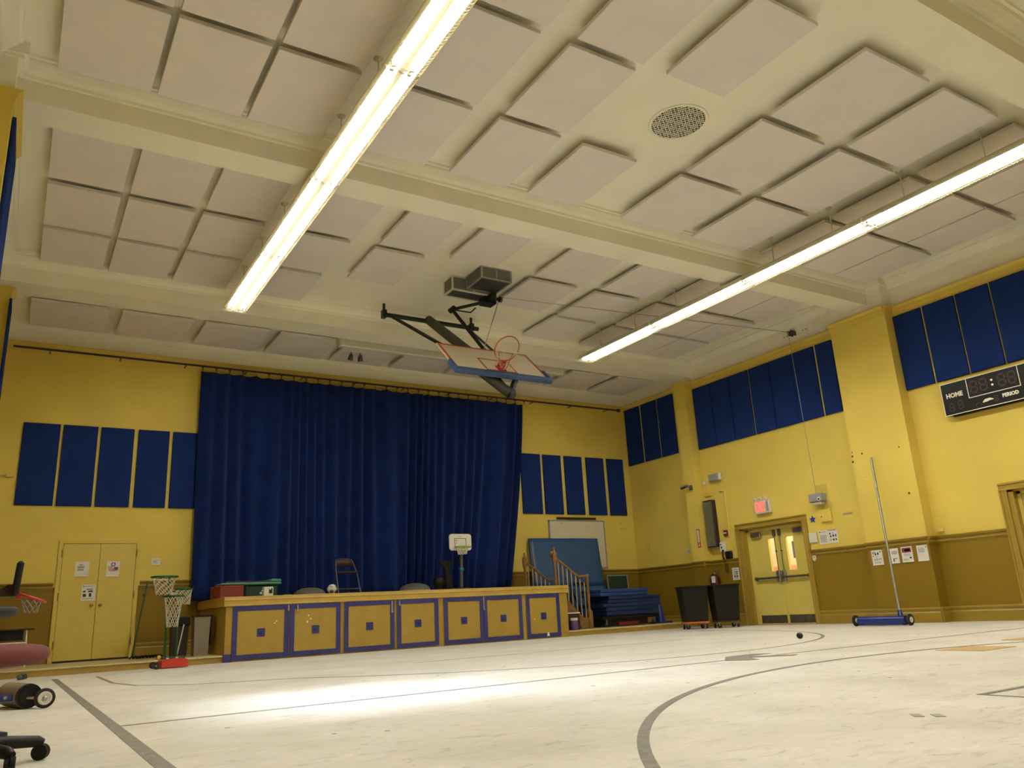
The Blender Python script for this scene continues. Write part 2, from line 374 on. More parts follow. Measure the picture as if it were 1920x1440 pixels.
# ------------------------------------------------------------------ doors
def exit_doors(n, D, closer=True):
    y0, y1, h = D; root = MB()
    # casing and reveal
    pr = [(0, 0), (-.035, 0), (-.035, .03), (-.02, .045), (-.02, .09), (-.04, .10), (-.04, .125), (0, .125)]
    for s, y in ((1, y1), (-1, y0)):
        root.prism([(XR + a, y + s * q) for a, q in pr], 2, 0, h - .0005)
    root.prism([(XR + a, h + q) for a, q in pr], 1, y0 - .125, y1 + .125)
    dr = struct('door_%d' % n, root, 'jamb')
    build('jamb', MB().box(XR, 14.60, y1 - .09, y1, 0, h).box(XR, 14.60, y0, y0 + .02, 0, h).box(XR, 14.60, y0, y1, h - .03, h), 'jamb', dr)
    fy0, fy1 = y0 + .02, y1 - .09
    build('door_frame', MB().box(14.46, 14.56, fy1 - .06, fy1, 0, h - .03).box(14.46, 14.56, fy0, fy0 + .04, 0, h - .03).box(14.46, 14.56, fy0, fy1, h - .075, h - .03), 'door', dr)
    a, c = fy0 + .04, fy1 - .06; mid = (a + c) / 2; z1 = h - .08
    for k, (p, q) in enumerate(((mid + .004, c), (a, mid - .004))):
        wy0, wy1 = (p + .10, p + .27) if k == 0 else (q - .27, q - .10)
        wy0, wy1 = (p + .09, p + .28) if k == 0 else (q - .42, q - .20)
        wz0, wz1 = 1.13, 1.86
        X0, X1 = 14.50, 14.545
        lf = MB().box(X0, X1, p, q, .01, wz0).box(X0, X1, p, q, wz1, z1).box(X0, X1, p, wy0, wz0, wz1).box(X0, X1, wy1, q, wz0, wz1)
        leaf = build('door_leaf', lf, 'door', dr)
        f = MB()
        for s in ((wy0 - .015, wy1 + .015, wz0 - .015, wz0 + .006), (wy0 - .015, wy1 + .015, wz1 - .006, wz1 + .015), (wy0 - .015, wy0 + .006, wz0 + .007, wz1 - .007), (wy1 - .006, wy1 + .015, wz0 + .007, wz1 - .007)): f.box(X0 - .008, X1 + .008, *s)
        build('window_frame', f, 'door', leaf)
        build('window_pane', MB().box(14.52, 14.526, wy0, wy1, wz0, wz1), 'glass', leaf)
        build('kick_plate', MB().bbox(X0 - .006, X0 + .001, p + .03, q - .03, .03, .20, .002), 'kick', leaf)
        # panic bar, latch case, vertical rod
        lat = p + .07 if k == 0 else q - .07
        bar = MB().bbox(X0 - .085, X0 - .035, p + .03, q - .03, .975, 1.02, .01).box(X0 - .05, X0, (q - .07), (q - .03), .96, 1.035).box(X0 - .05, X0, p + .03, p + .07, .96, 1.035)
        build('push_bar', bar, 'dsteel', leaf)
        build('latch_case', MB().bbox(X0 - .075, X0, lat - .048, lat + .048, .90, 1.15, .015), 'steel', leaf)
        build('vertical_rod', MB().tube([(X0 - .03, lat, 1.12), (X0 - .03, lat, z1 - .12)], .008).box(X0 - .04, X0, lat - .015, lat + .015, 1.55, 1.575), 'dsteel', leaf)
        build('top_latch', MB().bbox(X0 - .05, X0, lat - .03, lat + .03, z1 - .16, z1 - .01, .008), 'dsteel', leaf)
        if closer:
            cy0, cy1 = (q - .34, q - .06) if k == 0 else (p + .05, p + .30)
            build('door_closer', MB().bbox(X0 - .07, X0, cy0, cy1, z1 - .14, z1 - .045, .01).box(X0 - .12, X0 - .06, cy0 + .02, cy0 + .05, z1 - .045, z1 - .03).box(X0 - .05, X0 - .03, cy0 + .02, cy1 - .03, z1 - .04, z1 - .03), 'steel', leaf)
        if n == 2 and k == 1:
            build('window_notice', MB().box(14.512, 14.516, wy0 + .0, wy0 + .075, 1.38, 1.74), 'inkg', leaf)
    return dr
exit_doors(2, D2); exit_doors(3, D3)
# threshold and lit hall behind the exit doors
struct('trim_14', MB().box(XR, 14.62, D2[0], D2[1], -.01, .012).box(XR, 14.62, D3[0], D3[1], -.01, .012), mat('threshold_wood', (.42, .22, .13), .6))
hw = struct('wall_hall', MB().box(16.6, 16.7, 3.5, 17.5, 1.32, 3).box(14.6, 16.7, 17.5, 17.6, 0, 3).box(14.6, 16.7, 3.4, 3.5, 0, 3).box(14.6, 16.7, 3.5, 17.5, 3, 3.1), 'hall')
struct('wall_hall_dado', MB().box(16.58, 16.7, 3.5, 17.5, 0, 1.32).box(16.565, 16.6, 3.5, 17.5, 1.10, 1.13), 'hall2')
struct('floor_hall', MB().box(14.55, 16.7, 3.4, 17.6, -.1, -.001), 'floor')
# storage doors in the stage wall
dl = MB()
for bx in ((.76 - .07, .76, ZS, 2.1995), (1.99, 1.99 + .07, ZS, 2.1995), (.69, 2.06, 2.20, 2.26)): dl.box(bx[0], bx[1], YB - .03, YB, bx[2], bx[3])
d1 = struct('door_1', dl, 'doorL')
build('door_gap_shade', MB().box(1.371, 1.379, YB - .008, YB - .001, ZS + .02, 2.195).box(.765, 1.985, YB - .010, YB - .001, ZS + .001, ZS + .032).box(.76, .766, YB - .01, YB - .001, ZS, 2.2).box(1.984, 1.99, YB - .01, YB - .001, ZS, 2.2).box(.76, 1.99, YB - .01, YB - .001, 2.194, 2.2), 'brown', d1)  # dark strips stand in for the shade between, around and below the leaves
for k, (a, c) in enumerate(((.765, 1.372), (1.378, 1.985))):
    lf = build('door_leaf', MB().bbox(a, c, YB - .022, YB + .01, ZS + .03, 2.195, .003), 'doorL', d1)
    for z in (.42, 1.25, 2.02):
        hx = a - .012 if k == 0 else c + .012
        build('hinge', MB().tube([(hx, YB - .035, z - .07), (hx, YB - .035, z + .07)], .012), 'hinge', lf)
    kx = c - .07 if k == 0 else a + .07
    build('door_knob', MB().lathe([(.028, 0), (.03, .004), (.012, .008), (.011, .035), (.026, .045), (.030, .058), (.024, .070), (.004, .074)], (kx, YB - .02, 1.085), (0, -1, 0), 16), 'brass', lf)
    if k == 0: build('lock_plate', MB().bbox(c - .12, c - .02, YB - .026, YB - .02, 1.15, 1.19, .002), 'steel', lf)
# ------------------------------------------------------------------ notices
def notice(name, label, wall, a0, a1, z0, z1, plane, kind='text', cat='notice', group=None, skew=0.0, marks=None, sheet='paper'):
    """a sheet of paper on a wall with printed marks; a0..a1 along the wall, read left to right"""
    g = .008
    if wall == 'right': P = lambda u, v, d: Vector((plane - d, a1 - u * (a1 - a0) - skew * (1 - v) * 0, z0 + v * (z1 - z0)))
    else: P = lambda u, v, d: Vector((a0 + u * (a1 - a0), plane - d, z0 + v * (z1 - z0)))
    def cell(b, u0, u1, v0, v1, d0, d1):
        vs = [P(u, v, d) for d in (d0, d1) for (u, v) in ((u0, v0), (u1, v0), (u1, v1), (u0, v1))]
        b.add(vs, [(0, 3, 2, 1), (4, 5, 6, 7), (0, 1, 5, 4), (1, 2, 6, 5), (2, 3, 7, 6), (3, 0, 4, 7)])
    c = P(.5, .0, .0); root = thing(name, label, cat, c, group)
    b = MB(); rings = []
    for i, v in enumerate((0, .09, 1)):
        lift = .004 + (.010 if i == 0 else 0)
        rings.append([P(0, v, -.002), P(1, v, -.002), P(1, v, lift), P(.5, v, lift * .8), P(0, v, lift)])
    b.loft(rings, smooth=False); build('sheet', b, sheet, root)
    d0, d1 = .003, .0052
    for mm, cells in (marks or {}).items():
        b = MB()
        for (u0, u1, v0, v1) in cells: cell(b, u0, u1, v0, v1, d0, d1)
        build('print', b, mm, root)
    return root
def lines(u0, u1, v0, v1, n, t=.5, jit=.15):
    out = []; h = (v1 - v0) / n
    for i in range(n):
        e = u1 - (u1 - u0) * random.random() * jit; out.append((u0, e, v0 + i * h, v0 + i * h + h * t))
    return out
# ------------------------------------------------------------------ fabric wall panels
def panel_right(y0, y1, z0, z1, x=XR):
    return MB().bbox(x - .045, x - .004, y0, y1, z0, z1, .008)
def wpanel(name, mb, label, loc, group):
    o = build(name, mb, 'blue', None, loc); tag(o, label, 'wall panel', group); return o
def wall_panels_right(edges, z0, z1, group, lab, x=XR):
    for i, (a, c) in enumerate(edges):
        wpanel('wall_mounted_acoustic_panel', panel_right(a, c, z0, z1, x), lab(i), (x, (a + c) / 2, z0), group)
e1 = [(16.2, 16.83), (15.51, 16.13), (14.85, 15.46)]
wall_panels_right(e1, 4.28, 5.86, 'blue panels on the right wall beside the stage corner', lambda i: 'blue fabric panel high on the right wall, %s from the stage corner' % ORD[i])
e2 = [(13.50, 14.11), (12.89, 13.48), (12.28, 12.87), (11.65, 12.24), (11.02, 11.63), (10.40, 11.01), (9.93, 10.35)]
wall_panels_right(e2, 4.21, 5.77, 'row of seven blue panels above the exit sign', lambda i: '%sblue fabric panel above the exit doors, %s from the narrow pilaster' % ('narrow ' if i == 6 else '', ORD[i]))
e3 = [(7.92, 8.492), (7.27, 7.88), (6.64, 7.24), (6.01, 6.61), (5.38, 5.98), (4.75, 5.35)]
wall_panels_right(e3, 4.26, 5.77, 'blue panels above the scoreboard', lambda i: 'blue fabric panel above the scoreboard, %s from the wide pilaster' % ORD[i])
eb = [(-.09, .515), (.565, 1.15), (1.205, 1.79), (1.865, 2.435), (2.50, 3.10)]
for i, (a, c) in enumerate(eb):
    wpanel('wall_mounted_acoustic_panel', MB().bbox(a, c, YB - .045, YB - .004, 2.885, 4.42, .008), 'dark blue fabric panel left of the curtain, %s from the left wall' % ORD[i], ((a + c) / 2, YB, 2.885), 'five dark blue panels above the storage doors')
eb = [(10.78, 11.38), (11.46, 12.03), (12.14, 12.715), (12.85, 13.45), (13.56, 14.13)]
for i, (a, c) in enumerate(eb):
    wpanel('wall_mounted_acoustic_panel', MB().bbox(a, c, YB - .045, YB - .004, 2.92, 4.46, .008), 'dark blue fabric panel right of the curtain, %s from the curtain' % ORD[i], ((a + c) / 2, YB, 2.92), 'five dark blue panels above the whiteboard')
for i, (a, c) in enumerate([(8.60, 9.62), (13.95, 14.50)]):
    wpanel('wall_mounted_acoustic_panel', MB().bbox(-.466, -.43, a, c, 4.2, 5.74, .008), ['blue fabric panel on the nearer left pilaster, seen edge on at the frame edge', 'blue fabric panel on the left pilaster next to the stage wall, seen edge on'][i], (-.47, (a + c) / 2, 4.2), 'blue panels on the left pilasters')
# ------------------------------------------------------------------ notices
posterA = {'ink': [(.10, .17, .86, .93), (.12, .3, .52, .62), (.12, .34, .24, .42), (.55, .72, .24, .46), (.48, .82, .53, .62), (.36, .80, .68, .73)], 'inkg': lines(.2, .9, .88, .95, 1) + lines(.1, .9, .06, .18, 3)}
notice('paper_notice', 'white sheet with three lines of grey writing, upper left on the storage doors', 'back', .98, 1.21, 1.60, 1.87, YB - .023, marks={'inkg': [(.30, .55, .74, .82), (.18, .66, .58, .69), (.18, .62, .40, .48), (.2, .6, .50, .54)]})
notice('paper_notice', 'white sheet with a pink and purple drawing, on the right storage door', 'back', 1.50, 1.72, 1.59, 1.87, YB - .023, marks={'inkp': [(.15, .6, .38, .55), (.3, .85, .34, .40), (.1, .45, .56, .64)], 'purple': [(.58, .88, .42, .62), (.32, .62, .66, .72), (.35, .42, .72, .9), (.58, .66, .72, .9), (.38, .62, .86, .92)]})
notice('paper_notice', 'white sheet with black pictures, lower on the left storage door above the knobs', 'back', 1.12, 1.35, 1.17, 1.455, YB - .023, marks=posterA)
notice('paper_notice', 'small landscape sheet with faint writing on the wall between storage doors and curtain', 'back', 2.27, 2.43, 1.79, 1.92, YB, marks={'inkg': [(.15, .6, .5, .62), (.2, .7, .3, .4)], 'inkp': [(.6, .85, .7, .8)]})
X = 14.08
icons = {'ink': [(.12, .2, .74, .9), (.3, .42, .66, .8), (.28, .34, .8, .9), (.52, .66, .68, .84), (.78, .86, .82, .92), (.1, .2, .58, .64)], 'inkg': [(.2, .3, .3, .42), (.38, .48, .3, .46), (.58, .68, .32, .44), (.75, .87, .34, .46), (.3, .6, .55, .58)] + lines(.15, .85, .12, .24, 3)}
notice('paper_notice', 'sheet with small black figures taped low on the wide pilaster, leftmost of four', 'right', 9.45, 9.68, 1.065, 1.345, X, marks=icons)
notice('paper_notice', 'sheet half hidden behind the leaning steel pole, second of four on the wide pilaster', 'right', 9.12, 9.34, 1.07, 1.345, X, marks={'inkg': lines(.4, .9, .62, .85, 5), 'ink': [(.45, .55, .12, .34), (.6, .8, .3, .34)]})
notice('paper_notice', 'sheet with a dark red picture at the top, third of four on the wide pilaster', 'right', 8.84, 9.06, 1.075, 1.355, X, marks={'inkr': [(.08, .90, .62, .93)], 'inkp': [(.3, .8, .70, .84)], 'inkg': lines(.2, .8, .42, .56, 3) + lines(.1, .6, .1, .25, 3), 'ink': [(.68, .86, .22, .32)]})
notice('paper_notice', 'mostly blank white sheet nearest the wide pilaster corner, rightmost of four', 'right', 8.54, 8.75, 1.07, 1.355, X, marks={'inkg': lines(.15, .75, .55, .85, 6) + [(.82, .92, .82, .93)]})
notice('paper_notice', 'white sheet with a column of grey text beside the thermostat box', 'right', 10.79, 11.01, 1.59, 1.865, XR, marks={'ink': [(.08, .2, .86, .93)], 'inkg': lines(.25, .8, .86, .93, 1) + lines(.12, .85, .1, .68, 11)})
notice('paper_notice', 'white sheet with a red heading and rows of black symbols right of the exit doors', 'right', 10.56, 10.785, 1.595, 1.87, XR, marks={'inkp': [(.04, .96, .88, .99)], 'ink': [(.15, .28, .62, .76), (.2, .34, .42, .56), (.46, .62, .44, .6), (.74, .88, .44, .6), (.46, .62, .16, .3), (.74, .88, .16, .3)], 'inkg': [(.16, .3, .16, .3), (.46, .6, .68, .76)]})
notice('paper_notice', 'white poster with black pictograms on the ochre wall above the right black bin', 'right', 13.33, 13.54, 1.01, 1.29, XR, marks={'ink': [(.22, .34, .58, .66), (.44, .78, .62, .7), (.24, .36, .42, .5), (.5, .72, .46, .56), (.24, .42, .2, .38), (.55, .74, .2, .4)], 'inkg': lines(.2, .8, .8, .9, 2) + lines(.2, .85, .06, .16, 2)})
notice('wall_label', 'faint strip of grey wording between the exit doors and the wide pilaster', 'right', 10.12, 10.36, 2.125, 2.175, XR, marks={'inkg': lines(.05, .95, .1, .9, 2, .5)}, sheet='yellow', cat='label')
# vertical red and white extinguisher sign
t = thing('fire_extinguisher_sign', 'narrow upright red and white sign on the narrow pilaster, left of the column loudspeaker', 'sign', (14.08, 14.24, 1.82))
build('sign_plate', MB().bbox(14.072, 14.081, 14.18, 14.28, 1.82, 2.26, .002), mat('sign_red', (.40, .045, .03), .5), t)
build('sign_field', MB().box(14.070, 14.073, 14.20, 14.26, 1.95, 2.235), 'paper', t)
for k, ch in enumerate('FIRE EXTINGUISHER'):
    if ch != ' ': text('sign_letter', ch, .021, (14.0695, 14.23, 2.223 - k * .0165), 'right', t, 'rimred', .001)
build('sign_arrow', MB().prism([(14.23, 1.84), (14.20, 1.88), (14.22, 1.88), (14.22, 1.93), (14.24, 1.93), (14.24, 1.88), (14.26, 1.88)], 0, 14.069, 14.073), 'paper', t)
# ------------------------------------------------------------------ exit sign with emergency lamps
t = thing('exit_sign', 'lit red exit sign with three emergency lamps on top above the double doors', 'exit sign', (XR, 12.34, 2.39))
build('sign_housing', MB().bbox(XR - .09, XR, 12.13, 12.56, 2.40, 2.69, .012), 'exitface', t)
build('lit_face', MB().box(XR - .093, XR - .088, 12.235, 12.535, 2.43, 2.665), mat('exit_face_pink', (.66, .45, .36), .5), t)
text('exit_lettering', 'EXIT', .30, (XR - .095, 12.385, 2.548), 'right', t, 'exit', .002, sx=.47, bold=.010)
build('side_label', MB().box(XR - .093, XR - .088, 12.15, 12.22, 2.44, 2.65), 'inkg', t)
for y in (12.20, 12.35, 12.50):
    l = build('emergency_lamp', MB().lathe([(.012, 0), (.03, .01), (.052, .04), (.055, .055), (.04, .06)], (XR - .06, y, 2.735), (-.9, 0, -.35), 14).tube([(XR - .05, y, 2.69), (XR - .05, y, 2.74)], .012), 'white', t)
# emergency light unit, camera, sensor, horn strobe, thermostat, phone ...
t = thing('emergency_light', 'grey box shaped emergency light high on the wall right of the narrow pilaster', 'emergency light', (XR, 13.72, 3.36))
build('housing', MB().bbox(XR - .10, XR, 13.56, 13.86, 3.36, 3.53, .012), 'grey', t); build('side_cover', MB().bbox(XR - .085, XR, 13.50, 13.558, 3.37, 3.53, .01), 'white', t)
t = thing('security_camera', 'small dark security camera on a bracket on the narrow pilaster', 'camera', (14.08, 14.30, 3.37))
build('bracket', MB().bbox(14.03, 14.082, 14.24, 14.32, 3.22, 3.34, .006).tube([(14.05, 14.28, 3.26), (14.0, 14.30, 3.30), (13.97, 14.34, 3.30)], .014), 'dsteel', t)
build('camera_body', MB().tube([(13.98, 14.30, 3.32), (13.92, 14.48, 3.28)], .028, 12), 'black', t)
build('camera_hood', MB().tube([(13.98, 14.29, 3.332), (13.92, 14.50, 3.294)], .032, 10), 'steel', t)
t = thing('motion_sensor', 'small white sensor on a cable next to the grey emergency light', 'sensor', (XR, 14.08, 3.33))
build('sensor_body', MB().bbox(XR - .06, XR, 14.03, 14.10, 3.32, 3.41, .015).ball((XR - .055, 14.065, 3.345), .03, 12), 'white', t)
build('cable', MB().tube([(XR - .01, 14.09, 3.40), (XR - .02, 14.13, 3.50), (XR - .012, 14.10, 3.62), (XR - .01, 14.07, 3.80), (XR - .01, 14.07, 4.2)], .006), 'yellow', t)
t = thing('column_loudspeaker', 'tall dark column loudspeaker hung upright on the yellow wall', 'loudspeaker', (XR, 13.95, 1.80))
build('cabinet', MB().bbox(XR - .14, XR - .001, 13.80, 14.10, 1.80, 2.91, .012), 'brown', t)
build('grille_cloth', MB().bbox(XR - .150, XR - .138, 13.82, 14.08, 1.825, 2.885, .006), mat('speaker_grille_cloth', (.12, .11, .06), .9, noise=.2, nscale=40), t)
build('end_trim', MB().box(XR - .145, XR - .02, 13.795, 14.105, 1.785, 1.80).box(XR - .145, XR - .02, 13.795, 14.105, 2.91, 2.925), 'steel', t)
t = thing('conduit_box', 'short yellow conduit fitting above the column loudspeaker', 'conduit', (XR, 14.0, 3.0))
build('box', MB().bbox(XR - .05, XR + .001, 13.88, 14.11, 3.03, 3.09, .008), 'yellow', t)
for nm, lab, pts in (('wall_conduit', 'thin yellow conduit running down the wall left of the exit doors', [(XR - .015, 13.62, 3.10), (XR - .015, 13.55, 3.10), (XR - .015, 13.47, 3.07), (XR - .015, 13.46, 1.70)]),
                     ('wall_conduit', 'thin yellow conduit joining the column loudspeaker to the small sensor', [(XR - .012, 14.06, 3.33), (XR - .012, 14.06, 3.09)])):
    o = build(nm, MB().tube(pts, .014), 'yellow', None, pts[-1]); tag(o, lab, 'conduit', None)
t = thing('fire_alarm_station', 'small red fire alarm pull station above the thermostat', 'fire alarm', (XR, 13.57, 2.03))
build('alarm_body', MB().bbox(XR - .05, XR, 13.52, 13.63, 2.03, 2.17, .01), 'redmat', t); build('pull_handle', MB().bbox(XR - .062, XR - .048, 13.535, 13.615, 2.085, 2.115, .004), 'white', t)
t = thing('intercom_box', 'white wall box with small dark grille beside the wall telephone', 'intercom', (XR, 13.74, 1.65))
build('box', MB().bbox(XR - .07, XR, 13.625, 13.785, 1.66, 1.90, .012), 'white', t); build('grille', MB().box(XR - .074, XR - .069, 13.72, 13.755, 1.83, 1.86).box(XR - .074, XR - .069, 13.70, 13.74, 1.75, 1.80), 'ink', t)
t = thing('wall_telephone', 'black wall telephone with a coiled cord hanging over the chair rail', 'telephone', (XR, 13.55, 1.48))
build('phone_body', MB().bbox(XR - .09, XR, 13.45, 13.63, 1.50, 1.68, .02), 'black', t)
build('handset', MB().tube([(XR - .10, 13.655, 1.71), (XR - .125, 13.66, 1.66), (XR - .125, 13.66, 1.55), (XR - .10, 13.655, 1.50)], [.026, .018, .018, .026], 10), 'black', t)
cord = []
for k in range(150):
    a = k / 149; y = 13.65 - .05 * a + .02 * sin(a * 6); z = 1.50 - .30 * sin(a * pi * .93); cord.append((XR - .08 + .012 * cos(k * 1.6), y + .012 * sin(k * 1.6), z))
build('coiled_cord', MB().tube(cord, .0035, 5), 'brown', t)
t = thing('fire_extinguisher', 'dark red fire extinguisher with a white tag hung behind the black bins', 'fire extinguisher', (XR, 14.0, .70))
build('cylinder', MB().lathe([(.02, 0), (.085, .015), (.092, .05), (.092, .40), (.075, .455), (.035, .485), (.03, .50)], (XR - .12, 13.99, .68), n=20).box(XR - .04, XR - .001, 13.96, 14.02, .9, 1.1), 'extred', t)
build('valve_handle', MB().tube([(XR - .12, 13.99, 1.17), (XR - .12, 13.99, 1.21)], .022).box(XR - .14, XR - .10, 13.86, 14.01, 1.205, 1.22).tube([(XR - .12, 14.01, 1.205), (XR - .12, 13.87, 1.26)], .010), 'steel', t)
build('hose', MB().tube([(XR - .12, 14.02, 1.18), (XR - .15, 14.09, 1.16), (XR - .17, 14.10, 1.02), (XR - .16, 14.09, .84)], .012), 'rubber', t)
build('tag', MB().bbox(XR - .222, XR - .217, 13.90, 14.02, .98, 1.13, .001), 'paper', t)
# winch for the backstop, boxes, star, plates
t = thing('electric_winch', 'grey electric winch box with a round motor end on the wall beside the exit doors', 'winch', (XR, 10.80, 2.42))
build('mounting_plate', MB().bbox(XR - .02, XR, 10.64, 10.88, 2.56, 2.80, .004).tube([(XR - .03, 10.70, 2.74), (XR, 10.70, 2.74)], .01).tube([(XR - .03, 10.82, 2.74), (XR, 10.82, 2.74)], .01), 'yellow', t)
build('winch_housing', MB().bbox(XR - .20, XR - .02, 10.66, 10.98, 2.45, 2.62, .012), 'grey', t)
build('cable_drum', MB().tube([(XR - .21, 10.72, 2.50), (XR - .195, 10.72, 2.50)], .045, 16), 'white', t)
build('drum_hub', MB().tube([(XR - .22, 10.72, 2.495), (XR - .205, 10.72, 2.495)], .018, 12), 'black', t)
build('lower_guard', MB().bbox(XR - .17, XR - .04, 10.70, 10.90, 2.39, 2.452, .02), 'exitface', t)
o = build('winch_cable', MB().tube([(14.10, 10.80, 6.19), (14.18, 10.79, 2.60)], .006, 6), 'steel', None, (14.15, 10.8, 2.60)); tag(o, 'thin steel cable dropping from the ceiling pulley to the wall winch', 'cable')
t = thing('junction_box', 'yellow painted electrical box under the winch with one small screw', 'electrical box', (XR, 10.72, 2.02))
build('box', MB().bbox(XR - .06, XR, 10.61, 10.86, 2.03, 2.29, .006), 'wall', t); build('latch', MB().tube([(XR - .068, 10.83, 2.14), (XR - .058, 10.83, 2.14)], .012), 'brass', t)
st = [(11.10 + .085 * (1 if k % 2 == 0 else .42) * sin(k * pi / 5), 2.12 + .085 * (1 if k % 2 == 0 else .42) * cos(k * pi / 5)) for k in range(10)]
o = build('paper_star', MB().prism(st, 0, XR - .012, XR - .002), mat('star_blue', (.02, .04, .30), .6), None, (XR, 11.1, 2.04)); tag(o, 'small blue paper star stuck on the wall beside the exit doors', 'star')
t = thing('thermostat', 'plain white thermostat box between the exit doors and the posted sheets', 'thermostat', (XR, 11.15, 1.63))
build('cover', MB().bbox(XR - .035, XR, 11.05, 11.25, 1.64, 1.85, .008), 'white', t)
t = thing('outlet_plate', 'white key shaped switch plate on the ochre wall right of the exit doors', 'switch plate', (XR, 11.20, 1.28))
build('plate', MB().prism([(11.16, 1.38), (11.25, 1.38), (11.25, 1.30), (11.205, 1.26), (11.16, 1.30)], 0, XR - .012, XR), 'white', t); build('slot', MB().box(XR - .014, XR - .011, 11.195, 11.215, 1.335, 1.355), 'ink', t)
t = thing('light_switch', 'small white light switch near the chair rail left of the narrow pilaster foot', 'light switch', (XR, 14.92, 1.75))
build('plate', MB().bbox(XR - .012, XR, 14.86, 14.96, 1.75, 1.87, .003), 'white', t); build('toggle', MB().box(XR - .022, XR - .011, 14.90, 14.92, 1.80, 1.83), 'inkg', t)
t = thing('access_hatch', 'small yellow access hatch on the right wall near the stage corner', 'access hatch', (XR, 16.35, 1.95))
build('hatch_lid', MB().bbox(XR - .02, XR + .001, 16.25, 16.45, 1.95, 2.15, .004), 'wall', t)
t = thing('door_stop_bracket', 'small yellow bracket on the wall just right of the wide pilaster', 'bracket', (XR, 8.38, 1.56))
build('bracket', MB().bbox(XR - .05, XR, 8.32, 8.42, 1.56, 1.66, .008), 'yellow', t)
t = thing('junction_box', 'small yellow conduit box left of the leftmost dark blue wall panel', 'electrical box', (-.2, YB, 3.40))
build('box', MB().bbox(-.27, -.14, YB - .05, YB + .002, 3.385, 3.455, .006), 'yellow', t); build('pipe', MB().tube([(-.27, YB - .02, 3.42), (-.74, YB - .02, 3.42)], .012), 'yellow', t)
t = thing('corner_alarm', 'tiny yellow sounder high beside the narrow pilaster', 'alarm sounder', (14.2, 14.12, 5.42)); build('sounder', MB().bbox(14.16, 14.25, 14.05, 14.132, 5.42, 5.52, .02), 'yellow', t)
t['label'] = 'small yellow sounder on the side of the narrow pilaster near the seven blue panels'; 
# chipped paint spots on the pilaster
b = MB()
for (y, z, r) in ((9.73, 3.2, .022), (9.74, 3.09, .024), (9.72, 3.28, .014), (9.51, 3.215, .02), (8.72, 3.19, .015), (8.69, 2.31, .022), (9.52, 2.75, .008)):
    b.lathe([(r, 0), (r * .9, .002)], (14.08, y, z), (-1, 0, 0), 7)
build('chipped_plaster', b, 'brown', WR)['kind'] = 'stuff'
# ------------------------------------------------------------------ scoreboard
SX = 14.20; k = (SX) / XR
def sy(y): return y * k
def sz(z): return .58 + (z - .58) * k
y0, y1, z0, z1 = sy(6.02), sy(7.87), sz(3.60), sz(4.20)
t = thing('scoreboard', 'black electronic scoreboard with white lettering hung under the blue panels', 'scoreboard', (XR, (y0 + y1) / 2, z0))
build('cabinet', MB().bbox(SX, SX + .06, y0, y1, z0, z1, .004), 'sbface', t)
build('mounting_box', MB().box(SX + .06, XR, y0 + .12, y1 - .10, z0 - .015, z1 - .08), 'black', t)
b = MB(); e = .012
b.box(SX - .004, SX + .001, y0, y1, z0, z0 + e).box(SX - .004, SX + .001, y0, y1, z1 - e, z1).box(SX - .004, SX + .001, y0, y0 + e, z0 + e, z1 - e).box(SX - .004, SX + .001, y1 - e, y1, z0 + e, z1 - e)
ca, cc = sy(6.49), sy(7.39); cz = sz(3.83)
b.box(SX - .004, SX + .001, ca, ca + e, cz + e, z1 - e).box(SX - .004, SX + .001, cc - e, cc, cz + e, z1 - e).box(SX - .004, SX + .001, ca, cc, cz, cz + e)
build('white_border', b, 'cream', t)
def seg8(b, yc, zc, h):
    w = h * .55; s = h * .07
    for (u0, u1, v0, v1) in ((-w / 2, w / 2, h / 2 - s, h / 2 + s), (-w / 2, w / 2, -s, s), (-w / 2, w / 2, -h / 2 - s, -h / 2 + s)): b.box(SX - .003, SX + .001, yc + u0 + s, yc + u1 - s, zc + v0, zc + v1)
    for yy in (-w / 2, w / 2):
        for v0, v1 in ((0, h / 2), (-h / 2, 0)): b.box(SX - .003, SX + .001, yc + yy - s, yc + yy + s, zc + v0 + s, zc + v1 - s)
for yc in (sy(7.27), sy(7.10), sy(6.78), sy(6.61)):
    d = MB(); seg8(d, yc, (cz + z1) / 2, .20); build('clock_digit', d, 'digit', t)
for yc, zc in ((sy(7.72), sz(3.74)), (sy(7.56), sz(3.76)), (sy(6.33), sz(3.74)), (sy(6.17), sz(3.76))):
    d = MB(); seg8(d, yc, zc, .14); build('score_digit', d, 'digit', t)
d = MB(); seg8(d, sy(6.93), sz(3.72), .10); build('period_digit', d, 'digit', t)
for z in (sz(3.97), sz(4.055)): build('clock_colon_dot', MB().lathe([(.019, 0), (.019, .006)], (SX - .001, sy(6.945), z), (-1, 0, 0), 14), 'cream', t)
text('home_lettering', 'HOME', .115, (SX - .003, sy(7.635), sz(3.955)), 'right', t, 'cream', .002, sx=.93, bold=.0045)
text('period_lettering', 'PERIOD', .085, (SX - .003, sy(6.685), sz(3.735)), 'right', t, 'cream', .002, sx=.93, bold=.0045)
text('guest_lettering', 'GUEST', .105, (SX - .003, sy(6.25), sz(3.955)), 'right', t, 'cream', .002, sx=.93, bold=.0045)
lg = MB()
lg.prism([(sy(7.17), sz(3.695)), (sy(7.16), sz(3.72)), (sy(7.12), sz(3.75)), (sy(7.04), sz(3.755)), (sy(6.99), sz(3.735)), (sy(6.975), sz(3.715)), (sy(7.06), sz(3.712)), (sy(7.08), sz(3.70))], 0, SX - .004, SX)
build('maker_emblem', lg, 'cream', t)
b = MB(); b.tube([(SX - .002, sy(7.24) + .045 * cos(a * pi / 12), sz(3.665) + .045 * sin(a * pi / 12)) for a in range(24)], .003, 5, closed=True); build('buzzer_ring', b, 'dsteel', t)
